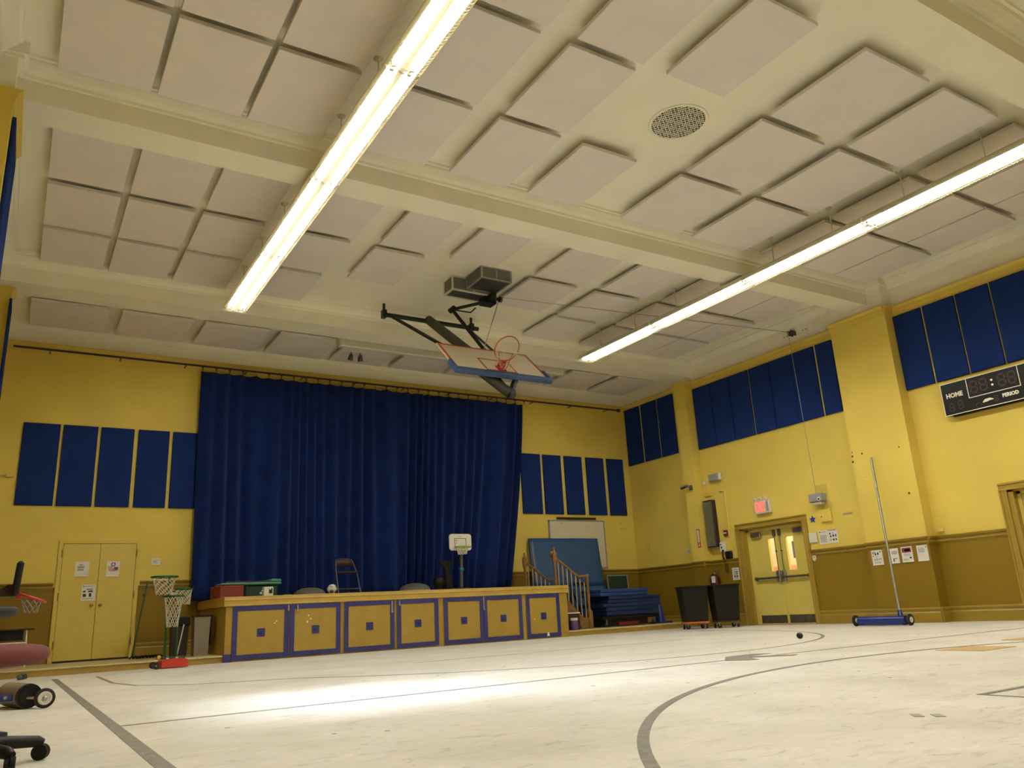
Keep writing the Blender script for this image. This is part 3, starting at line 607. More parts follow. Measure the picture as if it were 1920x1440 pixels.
# ------------------------------------------------------------------ acoustic ceiling panels
cache = {}
def cpanel(x0, x1, y0, y1, z, top, label, group):
    key = (round(x1 - x0, 3), round(y1 - y0, 3), round(top - z, 3))
    loc = ((x0 + x1) / 2, (y0 + y1) / 2, z)
    if key not in cache:
        w, l = key[0] / 2, key[1] / 2
        root = thing('acoustic_ceiling_tile', label, 'ceiling panel', loc, group)
        X, Y, Z = loc
        build('panel_board', MB().bbox(X - w, X + w, Y - l, Y + l, Z, Z + .052, .004), 'tile', root)
        b = MB()
        for sx in (-1, 1):
            b.box(X + sx * w * .55 - .02, X + sx * w * .55 + .02, Y - l * .8, Y + l * .8, Z + .052, top - .001)
        build('mounting_rail', b, 'ceil', root)
        cache[key] = root; return root
    return dup(cache[key], loc, label, group)
C2 = [(-.125, .79), (.86, 1.78), (1.85, 2.765), (3.27, 4.18), (4.56, 5.475), (5.83, 6.745), (7.565, 8.79), (9.09, 10.315), (10.72, 11.635), (11.82, 12.735), (12.78, 13.695)]
C1 = [(-.12, .78), (.87, 1.77), (1.87, 2.77), (3.24, 4.14), (4.57, 5.47), (5.86, 6.76), (7.60, 8.69), (9.12, 10.21), (10.68, 11.58), (11.75, 12.65), (12.68, 13.58)]
def row_lab(i, row, n=11):
    side = 'left' if i < 6 else 'right'
    k = i if i < 6 else n - 1 - i
    return 'beige ceiling panel, %s from %s wall, row %s' % (ORD[k], side, row)
rows2 = [((7.17, 8.545), 'beside the middle beam, camera side', range(11)), ((5.68, 7.055), 'level with the round grille', [0, 1, 2, 3, 4, 6, 7, 8, 9, 10]), ((4.185, 5.56), 'on the stage side of nearest beam', range(11))]
for (y0, y1), nm, idx in rows2:
    for i in idx: cpanel(C2[i][0], C2[i][1], y0, y1, 6.405, ZC, row_lab(i, nm), 'ceiling panels between the nearest and middle beams')
rows1 = [((9.78, 11.065), 'just beyond the middle beam', range(11)), ((11.235, 12.545), 'second beyond the middle beam', [0, 1, 2, 3, 4, 6, 7, 8, 9, 10]), ((12.66, 13.93), 'in front of the last beam', [0, 1, 2, 3, 7, 8, 9, 10])]
for (y0, y1), nm, idx in rows1:
    for i in idx: cpanel(C1[i][0], C1[i][1], y0, y1, 6.44, ZC, row_lab(i, nm), 'ceiling panels between the middle and last beams')
for i in range(10):
    x0 = -.19 + i * 1.443
    cpanel(x0, x0 + 1.23, 15.15, 16.49, 6.20, ZB0, 'beige ceiling panel above the stage front, %s from the left wall' % ORD[i], 'ceiling panels nearest the stage wall')
for i in range(11):
    if i in (9, 10, 8, 7): cpanel(C2[i][0], C2[i][1], 1.40, 2.775, 6.405, ZC, row_lab(i, 'on the camera side of nearest beam'), 'ceiling panels nearest the camera')
# ------------------------------------------------------------------ round ceiling grille
gx, gy, gr = 6.775, 6.36, .345
t = thing('ceiling_grille', 'round cream pierced grille with basket weave holes set in the ceiling', 'ceiling grille', (gx, gy, ZC))
build('duct_opening', MB().lathe([(gr + .005, 0), (gr + .005, .002)], (gx, gy, ZC - .004), (0, 0, 1), 48), 'black', t)
build('rim', MB().tube([(gx + (gr + .03) * cos(a * pi / 24), gy + (gr + .03) * sin(a * pi / 24), ZC - .006) for a in range(48)], .012, 6, closed=True).loft([[(gx + r * cos(a * pi / 24), gy + r * sin(a * pi / 24), z) for a in range(48)] for r, z in ((gr, ZC - .012), (gr + .03, ZC - .014), (gr + .035, ZC - .001))], cap=False), 'ceil', t)
# plate: bars of a fine mesh rotated 45 degrees with wider solid bars in a basket pattern
b = MB(); pitch = .044; z0, z1 = ZC - .012, ZC - .006
n = int(gr * 1.0 / pitch) + 1
def chord(c): return sqrt(max(gr * gr - c * c, 0))
ang = radians(38); R = Matrix.Translation((gx, gy, 0)) @ Matrix.Rotation(ang, 4, 'Z')
for i in range(-n, n + 1):
    c = i * pitch
    if abs(c) >= gr: continue
    h = chord(c); b.box(c - .005, c + .005, -h, h, z0, z1, R); b.box(-h, h, c - .005, c + .005, z0, z1, R)
for i in range(-6, 7):
    for j in range(-6, 7):
        if (i + j) % 2: continue
        cx, cy = i * 4 * pitch / 2 * 1.0, j * 4 * pitch / 2 * 1.0
        if sqrt(cx * cx + cy * cy) > gr - .04: continue
        b.box(cx - pitch * .95, cx + pitch * .95, cy - .5 * pitch - .004, cy - .5 * pitch + .004, z0, z1, R); b.box(cx - pitch * .95, cx + pitch * .95, cy + .5 * pitch - .004, cy + .5 * pitch + .004, z0, z1, R)
build('pierced_plate', b, 'ceil', t)
# ------------------------------------------------------------------ fluorescent fixtures
LZ = 5.97
def fixture(cx, y0, y1, label, group, hang_z):
    root = thing('fluorescent_light', label, 'ceiling light', (cx, (y0 + y1) / 2, LZ), group)
    a, c = y0 + .012, y1 - .012
    hp = [(.0, -.026), (.045, -.002), (.050, .075), (.140, .075), (.158, .004), (.170, .004), (.190, .03), (.204, .0), (.208, .002), (.192, .05), (.15, .095), (.05, .115), (.05, .15), (.0, .15)]
    prof = hp + [(-x, z) for x, z in hp[::-1]][1:-1]
    build('reflector', MB().prism([(cx + x, LZ + z) for x, z in prof], 1, a, c), 'refl', root)
    for s in (-1, 1):
        x = cx + s * .097
        build('fluorescent_tube', MB().tube([(x, a + .045, LZ + .035), (x, c - .045, LZ + .035)], .0195, 12), 'tube', root)
        for q in (a + .01, c - .045): build('lamp_holder', MB().bbox(x - .022, x + .022, q, q + .035, LZ + .005, LZ + .078, .004), 'grey', root)
    w = MB()
    for x, zz in ((-.20, -.004), (-.055, -.036), (.055, -.036), (.20, -.004)): w.tube([(cx + x, a, LZ + zz), (cx + x, c, LZ + zz)], .0022, 4)
    y = a + .02
    while y < c:
        w.tube([(cx - .20, y, LZ - .004), (cx - .16, y, LZ - .036), (cx + .16, y, LZ - .036), (cx + .20, y, LZ - .004)], .0014, 4); y += .05
    build('wire_guard', w, 'wire', root)
    for yy in (y0 + .62, y1 - .62):
        r = build('hanger_rod', MB().tube([(cx, yy, LZ + .15), (cx, yy, hang_z - .03)], .009, 8), 'refl', root)
        build('canopy', MB().lathe([(.012, 0), (.05, .02), (.055, .032)], (cx, yy, hang_z - .032), (0, 0, 1), 16), 'refl', r)
    return root
f0 = None
ys = 13.68
for col, cx, side in ((0, 2.90, 'left'), (1, 10.63, 'right')):
    for k in range(6):
        y1 = ys - k * 2.43; y0 = y1 - 2.43
        lab = 'lit two tube fluorescent fixture in the %s hanging row, %s from the stage end' % (side, ORD[k])
        if f0 is None: f0 = fixture(cx, y0, y1, lab, 'two rows of hanging fluorescent lights', ZC)
        else: dup(f0, (cx, (y0 + y1) / 2, LZ), lab, 'two rows of hanging fluorescent lights')
# ------------------------------------------------------------------ ventilation units on the ceiling
def vent(name, label, x0, x1, y0, y1, z0, z1, frame, grids):
    t = thing(name, label, 'ventilation unit', ((x0 + x1) / 2, (y0 + y1) / 2, z0))
    b = MB(); e = .03
    for x in (x0, x1 - e):
        for y in (y0, y1 - e): b.box(x, x + e, y, y + e, z0 + e, z1 - e)
    for z in (z0, z1 - e):
        b.box(x0, x1, y0, y0 + e, z, z + e).box(x0, x1, y1 - e, y1, z, z + e).box(x0, x0 + e, y0 + e, y1 - e, z, z + e).box(x1 - e, x1, y0 + e, y1 - e, z, z + e)
    m = (x0 + x1) / 2; b.box(m - e / 2, m + e / 2, y0 + .001, y0 + e, z0 + e, z1 - e)
    build('frame', b, frame, t)
    build('casing', MB().box(x0 + .02, x1 - .02, y0 + .02, y1 - .02, z0 + .012, z1), 'dsteel', t)
    l = MB(); z = z0 + .045
    while z < z1 - .04:
        l.box(x0 + .03, m - .02, y0 + .006, y0 + .02, z, z + .008).box(m + .02, x1 - .03, y0 + .006, y0 + .02, z, z + .008).box(x0 + .006, x0 + .02, y0 + .03, y1 - .03, z, z + .008); z += .02
    build('louvre', l, 'grey', t)
    return t
vent('ventilation_unit', 'grey louvred ventilation box fixed to the ceiling above the basketball backstop', 6.60, 7.24, 11.28, 11.86, 6.32, ZC, 'grey', 1)
vent('ventilation_unit', 'white edged lower ventilation box just behind the grey louvred box', 6.32, 7.24, 11.87, 12.22, 6.27, ZC, 'white', 1)
# ------------------------------------------------------------------ folded up basketball backstop
t = thing('basketball_backstop', 'ceiling hung basketball backstop folded up, white board with red lines and blue padding', 'basketball hoop', (6.83, 13.7, 6.35))
Bt, Bb = Vector((6.83, 11.75, 5.15)), Vector((6.83, 11.02, 4.47))          # middle of the top and bottom edges
U = (Bt - Bb).normalized(); Xv = Vector((1, 0, 0)); Nn = Xv.cross(U).normalized()
if Nn.y > 0: Nn = -Nn
Hh = (Bt - Bb).length; W = .93
TB = Matrix((( Xv.x, U.x, Nn.x, Bb.x), (Xv.y, U.y, Nn.y, Bb.y), (Xv.z, U.z, Nn.z, Bb.z), (0, 0, 0, 1)))   # (across, up the board, out of its face)
bd = build('backboard', MB().bbox(-W, W, 0, Hh, -.04, 0, .006, TB), 'bbwhite', t)
b = MB(); e = .045; q = (.0, .003)
b.box(-W + .01, W - .01, Hh - e, Hh - .005, *q, TB).box(-W + .01, -W + .01 + e, .10, Hh - .01, *q, TB).box(W - .01 - e, W - .01, .10, Hh - .01, *q, TB)
e = .03; b.box(-.31, .31, .53, .53 + e, *q, TB).box(-.31, .31, .10, .10 + e, *q, TB).box(-.31, -.31 + e, .10, .56, *q, TB).box(.31 - e, .31, .10, .56, *q, TB)
build('red_target_lines', b, 'rimred', bd)
b = MB(); b.bbox(-W - .035, W + .035, -.05, .045, -.07, .03, .015, TB).bbox(-W - .035, -W + .03, .02, .32, -.07, .03, .015, TB).bbox(W - .03, W + .035, .02, .32, -.07, .03, .015, TB)
pd = build('edge_padding', b, 'padblue', bd)
b = MB()
for i in range(-4, 5): b.lathe([(.012, 0), (.010, .004)], TB @ Vector((i * .2, -.002, .031)), Nn, 8)
build('padding_stud', b, 'dsteel', pd)
b = MB()
for x in (-.55, 0, .55): b.box(x - .03, x + .03, .02, Hh - .02, -.075, -.041, TB)
b.box(-.85, .85, .72, .78, -.11, -.075, TB).box(-.85, .85, .15, .21, -.11, -.075, TB)
build('back_frame', b, 'hoopgreen', bd)

rc = Vector((0, .22, .38)); rr = .23
# the rim lies in the plane spanned by across and out-of-face
rb = build('rim', MB().tube([TB @ (rc + Vector((rr * cos(a * pi / 20), 0, rr * sin(a * pi / 20)))) for a in range(40)], .010, 8, closed=True), 'rimred', t)
build('rim_bracket', MB().bbox(-.075, .075, .10, .27, .003, .03, .004, TB).bbox(-.07, .07, .19, .235, .02, .15, .004, TB), 'red', rb)
build('rim_brace', MB().tube([TB @ Vector((-.05, .11, .03)), TB @ Vector((-.14, .21, .30))], .007, 6).tube([TB @ Vector((.05, .11, .03)), TB @ Vector((.14, .21, .30))], .007, 6), 'rimred', rb)
# net hanging by gravity from the tilted rim
b = MB(); nn = 12; rows = []
ctr = TB @ rc
for j in range(6):
    f = j / 5; ring = []
    for k in range(nn):
        a = 2 * pi * (k + .5 * (j % 2)) / nn
        p = TB @ (rc + Vector((rr * (1 - .42 * f) * cos(a), 0, rr * (1 - .42 * f) * sin(a))))
        ring.append(p + Vector((.03 * f, .04 * f, -.30 * f * (.55 + .3 * (p.z - ctr.z < 0)))))
    rows.append(ring)
for j in range(5):
    for k in range(nn):
        o = 0 if j % 2 == 0 else 1
        b.tube([rows[j][k], rows[j + 1][k]], .0028, 4); b.tube([rows[j][k], rows[j + 1][(k - 1 + 2 * o) % nn if o == 0 else (k + 1) % nn]], .0028, 4)
build('net', b, 'net', rb)
pz = 6.33; PY = 13.68
build('pivot_pipe', MB().tube([(5.72, PY, pz), (7.86, PY, pz)], .045, 12), 'hoopgreen', t)
for q in (5.74, 7.70): build('pivot_bracket', MB().box(q - .04, q + .04, PY - .06, PY + .06, pz - .07, pz + .09).box(q - .02, q + .02, PY - .02, PY + .02, pz + .08, ZC), 'hoopgreen', t)
back = TB @ Vector((-.10, .70, -.13))
low = TB @ Vector((.05, -.28, -.22))
build('mast', MB().tube([(6.72, PY, pz + .03), tuple(back)], .095, 14), mat('mast_grey_green', (.045, .05, .038), .5), t)
ml = TB @ Vector((0, .2, -.16))
build('lower_gooseneck', MB().tube([tuple(TB @ Vector((-.35, .25, -.12))), tuple(low)], [.07, .09], 12).tube([tuple(TB @ Vector((.25, .02, -.10))), tuple(low)], .05, 10).tube([tuple(back), tuple(low)], .05, 10).tube([tuple(low - Xv * .04), tuple(low + Xv * .06)], .085, 18), mat('gooseneck_grey_green', (.018, .02, .015), .5), t)
build('side_brace', MB().tube([(5.92, PY, pz - .02), tuple(TB @ Vector((-.45, .80, -.12)))], .035, 10), 'hoopgreen', t)
build('side_brace', MB().tube([(7.62, PY, pz - .02), tuple(TB @ Vector((.45, .80, -.12)))], .025, 8), 'hoopgreen', t)
k1 = Vector((6.53, 12.3, 6.06)); k2 = Vector((7.12, 11.95, 6.20)); k3 = TB @ Vector((.10, .95, -.06))
build('fold_linkage', MB().tube([k2, k1], .03, 10).tube([k1, k3], .035, 10).tube([k1 - Vector((.05, 0, .04)), k1 + Vector((.05, 0, .05))], .05, 12), 'hoopgreen', t)
build('brake_lever', MB().tube([k1, (6.87, 12.2, 6.02), (6.95, 12.15, 6.11)], .014, 8), 'black', t)
build('head_bracket', MB().box(7.0, 7.25, 11.88, 12.10, 6.14, 6.266).box(7.05, 7.15, 11.7, 12.15, 6.18, 6.266).tube([(7.16, 11.80, 6.20), (7.32, 11.80, 6.20)], .03, 10), 'hoopgreen', t)
build('pulley_wheel', MB().tube([(7.23, 11.73, 6.17), (7.27, 11.73, 6.17)], .055, 16), 'dsteel', t)
kk = TB @ Vector((.0, .99, .02))
o = build('hoist_cable', MB().tube([(7.25, 11.78, 6.19), tuple(TB @ Vector((.02, .985, -.02)))], .007, 6), 'steel', None, (7.1, 11.8, 5.2)); tag(o, 'short steel cable between the ceiling pulley and the top of the folded backboard', 'cable')
o = build('hoist_cable', MB().tube([(7.25, 11.74, 6.22), (14.10, 10.84, 6.21)], .007, 6), 'steel', None, (10.6, 11.2, 6.2)); tag(o, 'long steel cable stretched below the ceiling from backstop to right wall pulley', 'cable')
t = thing('cable_pulley', 'dark cable pulley bolted to the white frieze above the seven blue panels', 'pulley', (XR, 10.8, 6.2))
build('plate', MB().bbox(XR - .02, XR, 10.45, 11.15, 6.13, 6.27, .004), 'ceil', t)
build('bolt', MB().tube([(XR - .03, 10.50, 6.2), (XR, 10.50, 6.2)], .012).tube([(XR - .03, 10.58, 6.2), (XR, 10.58, 6.2)], .012).tube([(XR - .03, 11.02, 6.2), (XR, 11.02, 6.2)], .012).tube([(XR - .03, 11.10, 6.2), (XR, 11.10, 6.2)], .012), 'dsteel', t)
build('pulley_block', MB().box(14.16, XR, 10.77, 10.79, 6.14, 6.25).box(14.16, XR, 10.85, 10.87, 6.14, 6.25).tube([(14.19, 10.79, 6.19), (14.19, 10.85, 6.19)], .05, 14), 'dsteel', t)
# ------------------------------------------------------------------ projection screen case and two small spotlights
t = thing('projection_screen', 'long white projection screen case hung from the ceiling in front of the stage', 'projection screen', (8.1, 15.0, 6.02))
build('case', MB().bbox(5.29, 10.93, 14.92, 15.08, 6.02, 6.24, .02), 'white', t)
build('hanging_wire', MB().tube([(5.92, 15.0, 6.23), (5.92, 15.0, ZB0)], .006).tube([(10.3, 15.0, 6.23), (10.3, 15.0, ZB0)], .006), 'steel', t)
build('end_cap', MB().bbox(5.27, 5.30, 14.91, 15.09, 6.01, 6.25, .006).bbox(10.92, 10.95, 14.91, 15.09, 6.01, 6.25, .006), 'refl', t)
for i, (x, lab) in enumerate(((5.84, 'left small dark ceiling spotlight behind the projection screen case'), (6.04, 'right small dark ceiling spotlight behind the projection screen case'))):
    t = thing('spotlight', lab, 'spotlight', (x, 15.75, 6.2))
    build('lamp_can', MB().lathe([(.03, 0), (.045, -.02), (.06, -.13), (.05, -.13)], (x, 15.75, 6.15), (.15 - .3 * i, -.2, 1), 14), 'dsteel', t)
    build('stem', MB().tube([(x, 15.75, 6.15), (x, 15.75, 6.205)], .012), 'dsteel', t)
# ------------------------------------------------------------------ curtain track and two curtains
CY = 16.64; CZ = 5.70
hooks = [2.95 + i * .272 for i in range(30)]
t = thing('curtain_track', 'long curtain track with hooks running under the yellow cornice of the stage wall', 'curtain track', (6.8, YB, 5.83))
build('track_pipe', MB().tube([(XL + .35, CY, 5.80), (13.95, CY, 5.80)], .022, 8).tube([(13.92, CY, 5.80), (14.0, CY, 5.80)], .045, 10), 'brown', t)
for i in range(12):
    x = .2 + i * 1.22
    if x < 14: build('track_bracket', MB().box(x - .012, x + .012, CY, YB, 5.795, 5.815), 'dsteel', t)
for i, x in enumerate(hooks):
    build('curtain_hook', MB().tube([(x, CY, 5.785), (x, CY - .01, 5.75), (x, CY, CZ + .004)], .009, 6).tube([(x - .02, CY, 5.775), (x + .02, CY, 5.775)], .018, 8), 'brass' if i in (4, 14) else 'brown', t)
def curtain(x0, x1, x0b, x1b, zb, seed, label):
    rnd = random.Random(seed); L = x1 - x0; NX = int(L * 90); NZ = 18
    ph = [rnd.uniform(0, 6.28) for _ in range(6)]
    vs = []; th = .004
    fr = [2 * pi / .272, 2 * pi / .34, 2 * pi / .50, 2 * pi / 1.3]
    for j in range(NZ + 1):
        v = j / NZ; z = CZ + (zb - CZ) * v
        for i in range(NX + 1):
            u = i / NX; xt = x0 + u * L
            xb = x0b + u * (x1b - x0b); x = xt + (xb - xt) * (v ** 1.3)
            w = xt
            warp = .17 * sin(w * 2.1 + ph[0]) + .09 * sin(w * 4.3 + ph[1]) + .05 * v * sin(w * 3.7 + ph[4])
            a = (w + warp)
            amp = .026 + .050 * min(1, v * 2.0) + .014 * sin(w * 1.7 + ph[2])
            y = CY + amp * sin(fr[0] * a) + .020 * v * sin(fr[1] * a + ph[3]) + .022 * v * sin(fr[2] * w + ph[5]) + .02 * v * sin(fr[3] * w + ph[2])
            sag = -.028 * abs(sin(pi * (xt - hooks[0]) / .272)) if j == 0 else 0
            vs.append((x, y, z + sag + (.012 * sin(w * 4 + ph[1]) if j == NZ else 0)))
    fs = []
    for j in range(NZ):
        for i in range(NX):
            a = j * (NX + 1) + i; fs.append((a, a + 1, a + NX + 2, a + NX + 1))
    mb = MB().add(vs, fs, True)
    t = thing('stage_curtain', label, 'curtain', ((x0 + x1) / 2, CY, zb))
    c = build('curtain_cloth', mb, 'curtain', t); md = c.modifiers.new('thickness', 'SOLIDIFY'); md.thickness = th
    # stitched heading band
    return t
curtain(2.93, 7.078, 2.97, 7.078, 1.084, 3, 'left half of the dark blue velvet stage curtain, hanging past the stage edge')
curtain(7.081, 10.80, 7.081, 10.12, 1.084, 3, 'right half of the dark blue velvet stage curtain, outer edge pulled in below')
# ------------------------------------------------------------------ stage
SX0, SX1, SH = 3.15, 10.36, 1.07
st = thing('stage', 'low ochre stage with seven blue framed storage doors along its front', 'stage', (6.75, YS, 0))
build('stage_body', MB().box(SX0 + .04, SX1 - .04, YS + .035, YB - .04, ZS, SH - .05).box(SX0 + .04, SX1 - .04, YS - .012, YS + .035, .0, SH - .05), 'stage', st)
build('stage_floor', MB().bbox(SX0, SX1, YS - .035, YB - .04, SH - .035, SH, .006), 'cap', st)
b = MB(); b.prism([(YS - .035, SH - .03), (YS - .042, SH - .06), (YS - .03, SH - .075), (YS - .03, SH - .13), (YS - .045, SH - .14), (YS - .045, SH - .158), (YS + .02, SH - .165), (YS + .02, SH - .03)], 0, SX0, SX1)
b.box(SX0, SX0 + .05, YS, YB - .04, SH - .16, SH - .035).box(SX1 - .05, SX1, YS, YB - .04, SH - .16, SH - .035)
build('cap_board', b, 'cap', st)
build('corner_base', MB().box(SX0 + .02, 3.30, YS - .03, YS, .0, .13), 'stblue', st)
doors = [(3.30, 4.268), (4.285, 5.215), (5.285, 6.275), (6.33, 7.205), (7.33, 8.215), (8.225, 9.145), (9.25, 10.095)]
for i, (a, c) in enumerate(doors):
    r = .0; y = YS - .032
    lf = build('stage_door', MB().bbox(a, c, y, YS - .012, .025, .905, .003), 'stage', st)
    f = MB(); w = .082; yy = y - .012
    f.bbox(a, a + w, yy, y, .025, .905, .003).bbox(c - w, c, yy, y, .025, .905, .003).bbox(a + w, c - w, yy, y, .825, .905, .003).bbox(a + w, c - w, yy, y, .025, .105, .003)
    build('blue_frame', f, 'stblue', lf)
    m = (a + c) / 2; s = .068
    build('pull_square', MB().bbox(m - s, m + s, y - .012, y, .455 - s, .455 + s, .004), 'stblue', lf)
    build('pull_ring', MB().bbox(m - .03, m + .035, y - .018, y - .011, .43, .475, .006).tube([(m - .02, y - .02, .455), (m + .0, y - .028, .43), (m + .022, y - .02, .45)], .006, 6), 'conebl', lf)
for x0, z0, z1 in ((4.235, .80, .90), (4.40, .77, .90), (6.21, .68, .89), (6.365, .80, .90), (8.21, .64, .90), (3.9, .0, .0)):
    if z1: build('hasp', MB().bbox(x0, x0 + .03, YS - .056, YS - .044, z0, z1, .003).tube([(x0 + .015, YS - .065, z0 + .01), (x0 + .015, YS - .055, z0 + .01)], .018, 10), 'steel', st)
build('paint_scuff', MB().add([], []).prism([(9.72, .045), (9.80, .045), (9.775, .12), (9.745, .12)], 1, YS - .0455, YS - .0442), 'paper', st)
b = MB()
for (x, z) in ((4.02, .60), (4.05, .63), (4.62, .70), (4.66, .64), (4.60, .60), (4.60, .585), (9.45, .40)): b.lathe([(.013, 0), (.012, .001)], (x, YS - .032, z), (0, -1, 0), 6)
build('chipped_paint', b, 'cream', st)['kind'] = 'stuff'
# ------------------------------------------------------------------ wooden steps with turned railings
def newel(b, x, y, z0, z1, r=.042):
    h = z1 - z0
    b.lathe([(r * .8, 0), (r * .8, h * .10), (r * .55, h * .16), (r * .62, h * .40), (r * .72, h * .50), (r * .9, h * .56), (r * 1.35, h * .64), (r * 1.45, h * .80), (r * 1.2, h * .87), (r * .5, h * .90), (r * .55, h * .925), (r * .75, h * .955), (r * .6, h * .985), (.004, h)], (x, y, z0), n=16)
t = thing('stage_steps', 'wooden steps with turned railings at the right end of the stage', 'steps', (10.9, 15.5, ZS))
for k in range(4):
    z = SH - (k + 1) * (SH - ZS) / 5; x0 = 10.38 + k * .2
    build('step_tread', MB().bbox(x0 + .01, x0 + .245, 15.14, 16.31, z - .035, z, .006), 'wood', t)
for y, nx, zt in ((15.10, 10.45, 1.94), (16.35, 10.45, 1.91)):
    ln = 'front' if y < 15.5 else 'rear'
    pz0 = SH if nx < SX1 else ZS
    b = MB(); newel(b, nx - .04, y, SH, zt); b.box(nx - .075, nx - .005, y - .035, y + .035, .8, SH + .02); build('newel_post', b, 'wood', t)
    b = MB(); b.box(11.235, 11.335, y - .05, y + .05, ZS, .50); b.lathe([(.048, .50 - ZS), (.03, .46), (.036, .72), (.030, .95), (.04, .99), (.044, 1.06), (.036, 1.10), (.05, 1.13), (.05, 1.19), (.004, 1.20)], (11.285, y, ZS), n=14); build('newel_post', b, 'wood', t)
    sx0, sz0, sx1, sz1 = nx + .02, 1.68, 11.02, 1.27
    def railz(x): return sz0 + (x - sx0) / (sx1 - sx0) * (sz1 - sz0)
    build('handrail', MB().tube([(nx - .02, y, sz0 + .02), (sx1 - .06, y, railz(sx1 - .06)), (sx1 + .04, y, sz1 - .005), (11.30, y, sz1 + .01)], .030, 10), 'wood', t)
    def strz(x): return max(.24, SH - .02 - (x - 10.38) * .96)
    build('stringer', MB().prism([(10.385, SH - .02), (10.385, SH - .30), (11.05, ZS + .005), (11.24, ZS + .005), (11.24, .36), (11.1, .36)], 1, y - .022, y + .022), 'wood', t)
    for k in range(7):
        x = 10.50 + k * .115
        zb = strz(x) - .02 if x > 10.38 else SH
        b = MB().tube([(x, y, zb), (x, y, zb + .2), (x, y, (zb + railz(x)) / 2), (x, y, railz(x) - .12), (x, y, railz(x) - .02)], [.012, .014, .010, .017, .012], 8)
        build('baluster', b, 'woodl', t)
b = MB().ball((10.33, 15.08, 1.80), .05, 12); build('carved_knob', b, 'wood', t)
# ------------------------------------------------------------------ things on and behind the right end of the stage wall
t = thing('whiteboard', 'worn whiteboard on the stage wall standing behind the leaning blue mat', 'whiteboard', (12.4, YB, 1.53))
build('writing_surface', MB().bbox(11.55, 13.27, YB - .045, YB - .01, 1.57, 2.74, .003), 'board', t)
build('frame', MB().box(11.52, 11.55, YB - .05, YB - .004, 1.54, 2.77).box(13.27, 13.30, YB - .05, YB - .004, 1.54, 2.77).box(11.52, 13.3, YB - .05, YB - .004, 2.74, 2.77).box(11.52, 13.3, YB - .06, YB - .004, 1.54, 1.57), 'grey', t)
b = MB()
for x, z, w in ((11.75, 2.70, .03), (11.9, 2.69, .06), (12.75, 2.60, .05), (12.95, 2.68, .02), (12.2, 2.20, .12)): b.box(x, x + w, YB - .0465, YB - .045, z, z + .015)
build('smudge', b, 'inkg', t)['kind'] = 'stuff'
t = thing('wooden_rail', 'narrow dark brown wooden strip fixed above the whiteboard', 'wooden strip', (12.4, YB, 2.80)); build('strip', MB().bbox(11.79, 13.03, YB - .06, YB - .004, 2.795, 2.845, .006), 'brown', t)
t = thing('chalkboard', 'green chalkboard leaning low against the wall right of the blue mat', 'chalkboard', (13.45, 16.7, ZS))
TL = Matrix.Translation((0, 16.62, ZS)) @ Matrix.Rotation(radians(-4), 4, 'X')
build('slate', MB().box(13.14, 13.76, -.012, .012, .03, 1.21, TL), 'chalk', t)
build('frame', MB().box(13.11, 13.14, -.018, .018, 0, 1.24, TL).box(13.76, 13.79, -.018, .018, 0, 1.24, TL).box(13.11, 13.79, -.018, .018, 0, .03, TL).box(13.11, 13.79, -.018, .018, 1.21, 1.24, TL), 'grey', t)
t = thing('outlet_plate', 'two small yellow painted knobs on the stage wall near the corner', 'wall plate', (13.92, YB, 2.5)); build('plate', MB().bbox(13.88, 13.97, YB - .02, YB - .004, 2.55, 2.60, .004).lathe([(.02, 0), (.018, .03)], (13.9, YB - .003, 2.70), (0, -1, 0), 10), 'yellow', t)
# folding gym mat leaning against the wall
t = thing('folding_gym_mat', 'large blue folding gym mat leaning upright against the stage wall', 'gym mat', (11.9, 16.6, ZS))
TL = Matrix.Translation((.27, 16.50, ZS + .01)) @ Matrix.Rotation(radians(-7.6), 4, 'X')
for z0, z1 in ((0, .975), (.982, 2.185)):
    b = MB(); nx, nz = 14, 10; y0 = -.03; rings = []
    fr = [[TL @ Vector((10.56 + (2.14 if z0 == 0 else 2.12) * i / nx + .0, y0 - .006 * sin(i * 1.3 + j * 1.7 + (i * j) * .4) - .004 * sin(j * 2.2), z0 + (z1 - z0) * j / nz)) for i in range(nx + 1)] for j in range(nz + 1)]
    bk = [[TL @ Vector((10.56 + 2.13 * i / nx, y0 + .06, z0 + (z1 - z0) * j / nz)) for i in range(nx + 1)] for j in range(nz + 1)]
    vs = [p for r in fr for p in r] + [p for r in bk for p in r]; o = (nx + 1) * (nz + 1); fs = []
    I = lambda i, j: j * (nx + 1) + i
    for j in range(nz):
        for i in range(nx): fs += [(I(i, j), I(i + 1, j), I(i + 1, j + 1), I(i, j + 1)), (o + I(i, j), o + I(i, j + 1), o + I(i + 1, j + 1), o + I(i + 1, j))]
        fs += [(I(0, j), I(0, j + 1), o + I(0, j + 1), o + I(0, j)), (I(nx, j), o + I(nx, j), o + I(nx, j + 1), I(nx, j + 1))]
    for i in range(nx): fs += [(I(i, 0), o + I(i, 0), o + I(i + 1, 0), I(i + 1, 0)), (I(i, nz), I(i + 1, nz), o + I(i + 1, nz), o + I(i, nz))]
    b.add(vs, fs, True); build('mat_panel', b, 'matblue', t)
build('hook_strip', MB().box(10.60, 10.63, -.045, -.02, 1.1, 2.1, TL), 'steel', t)
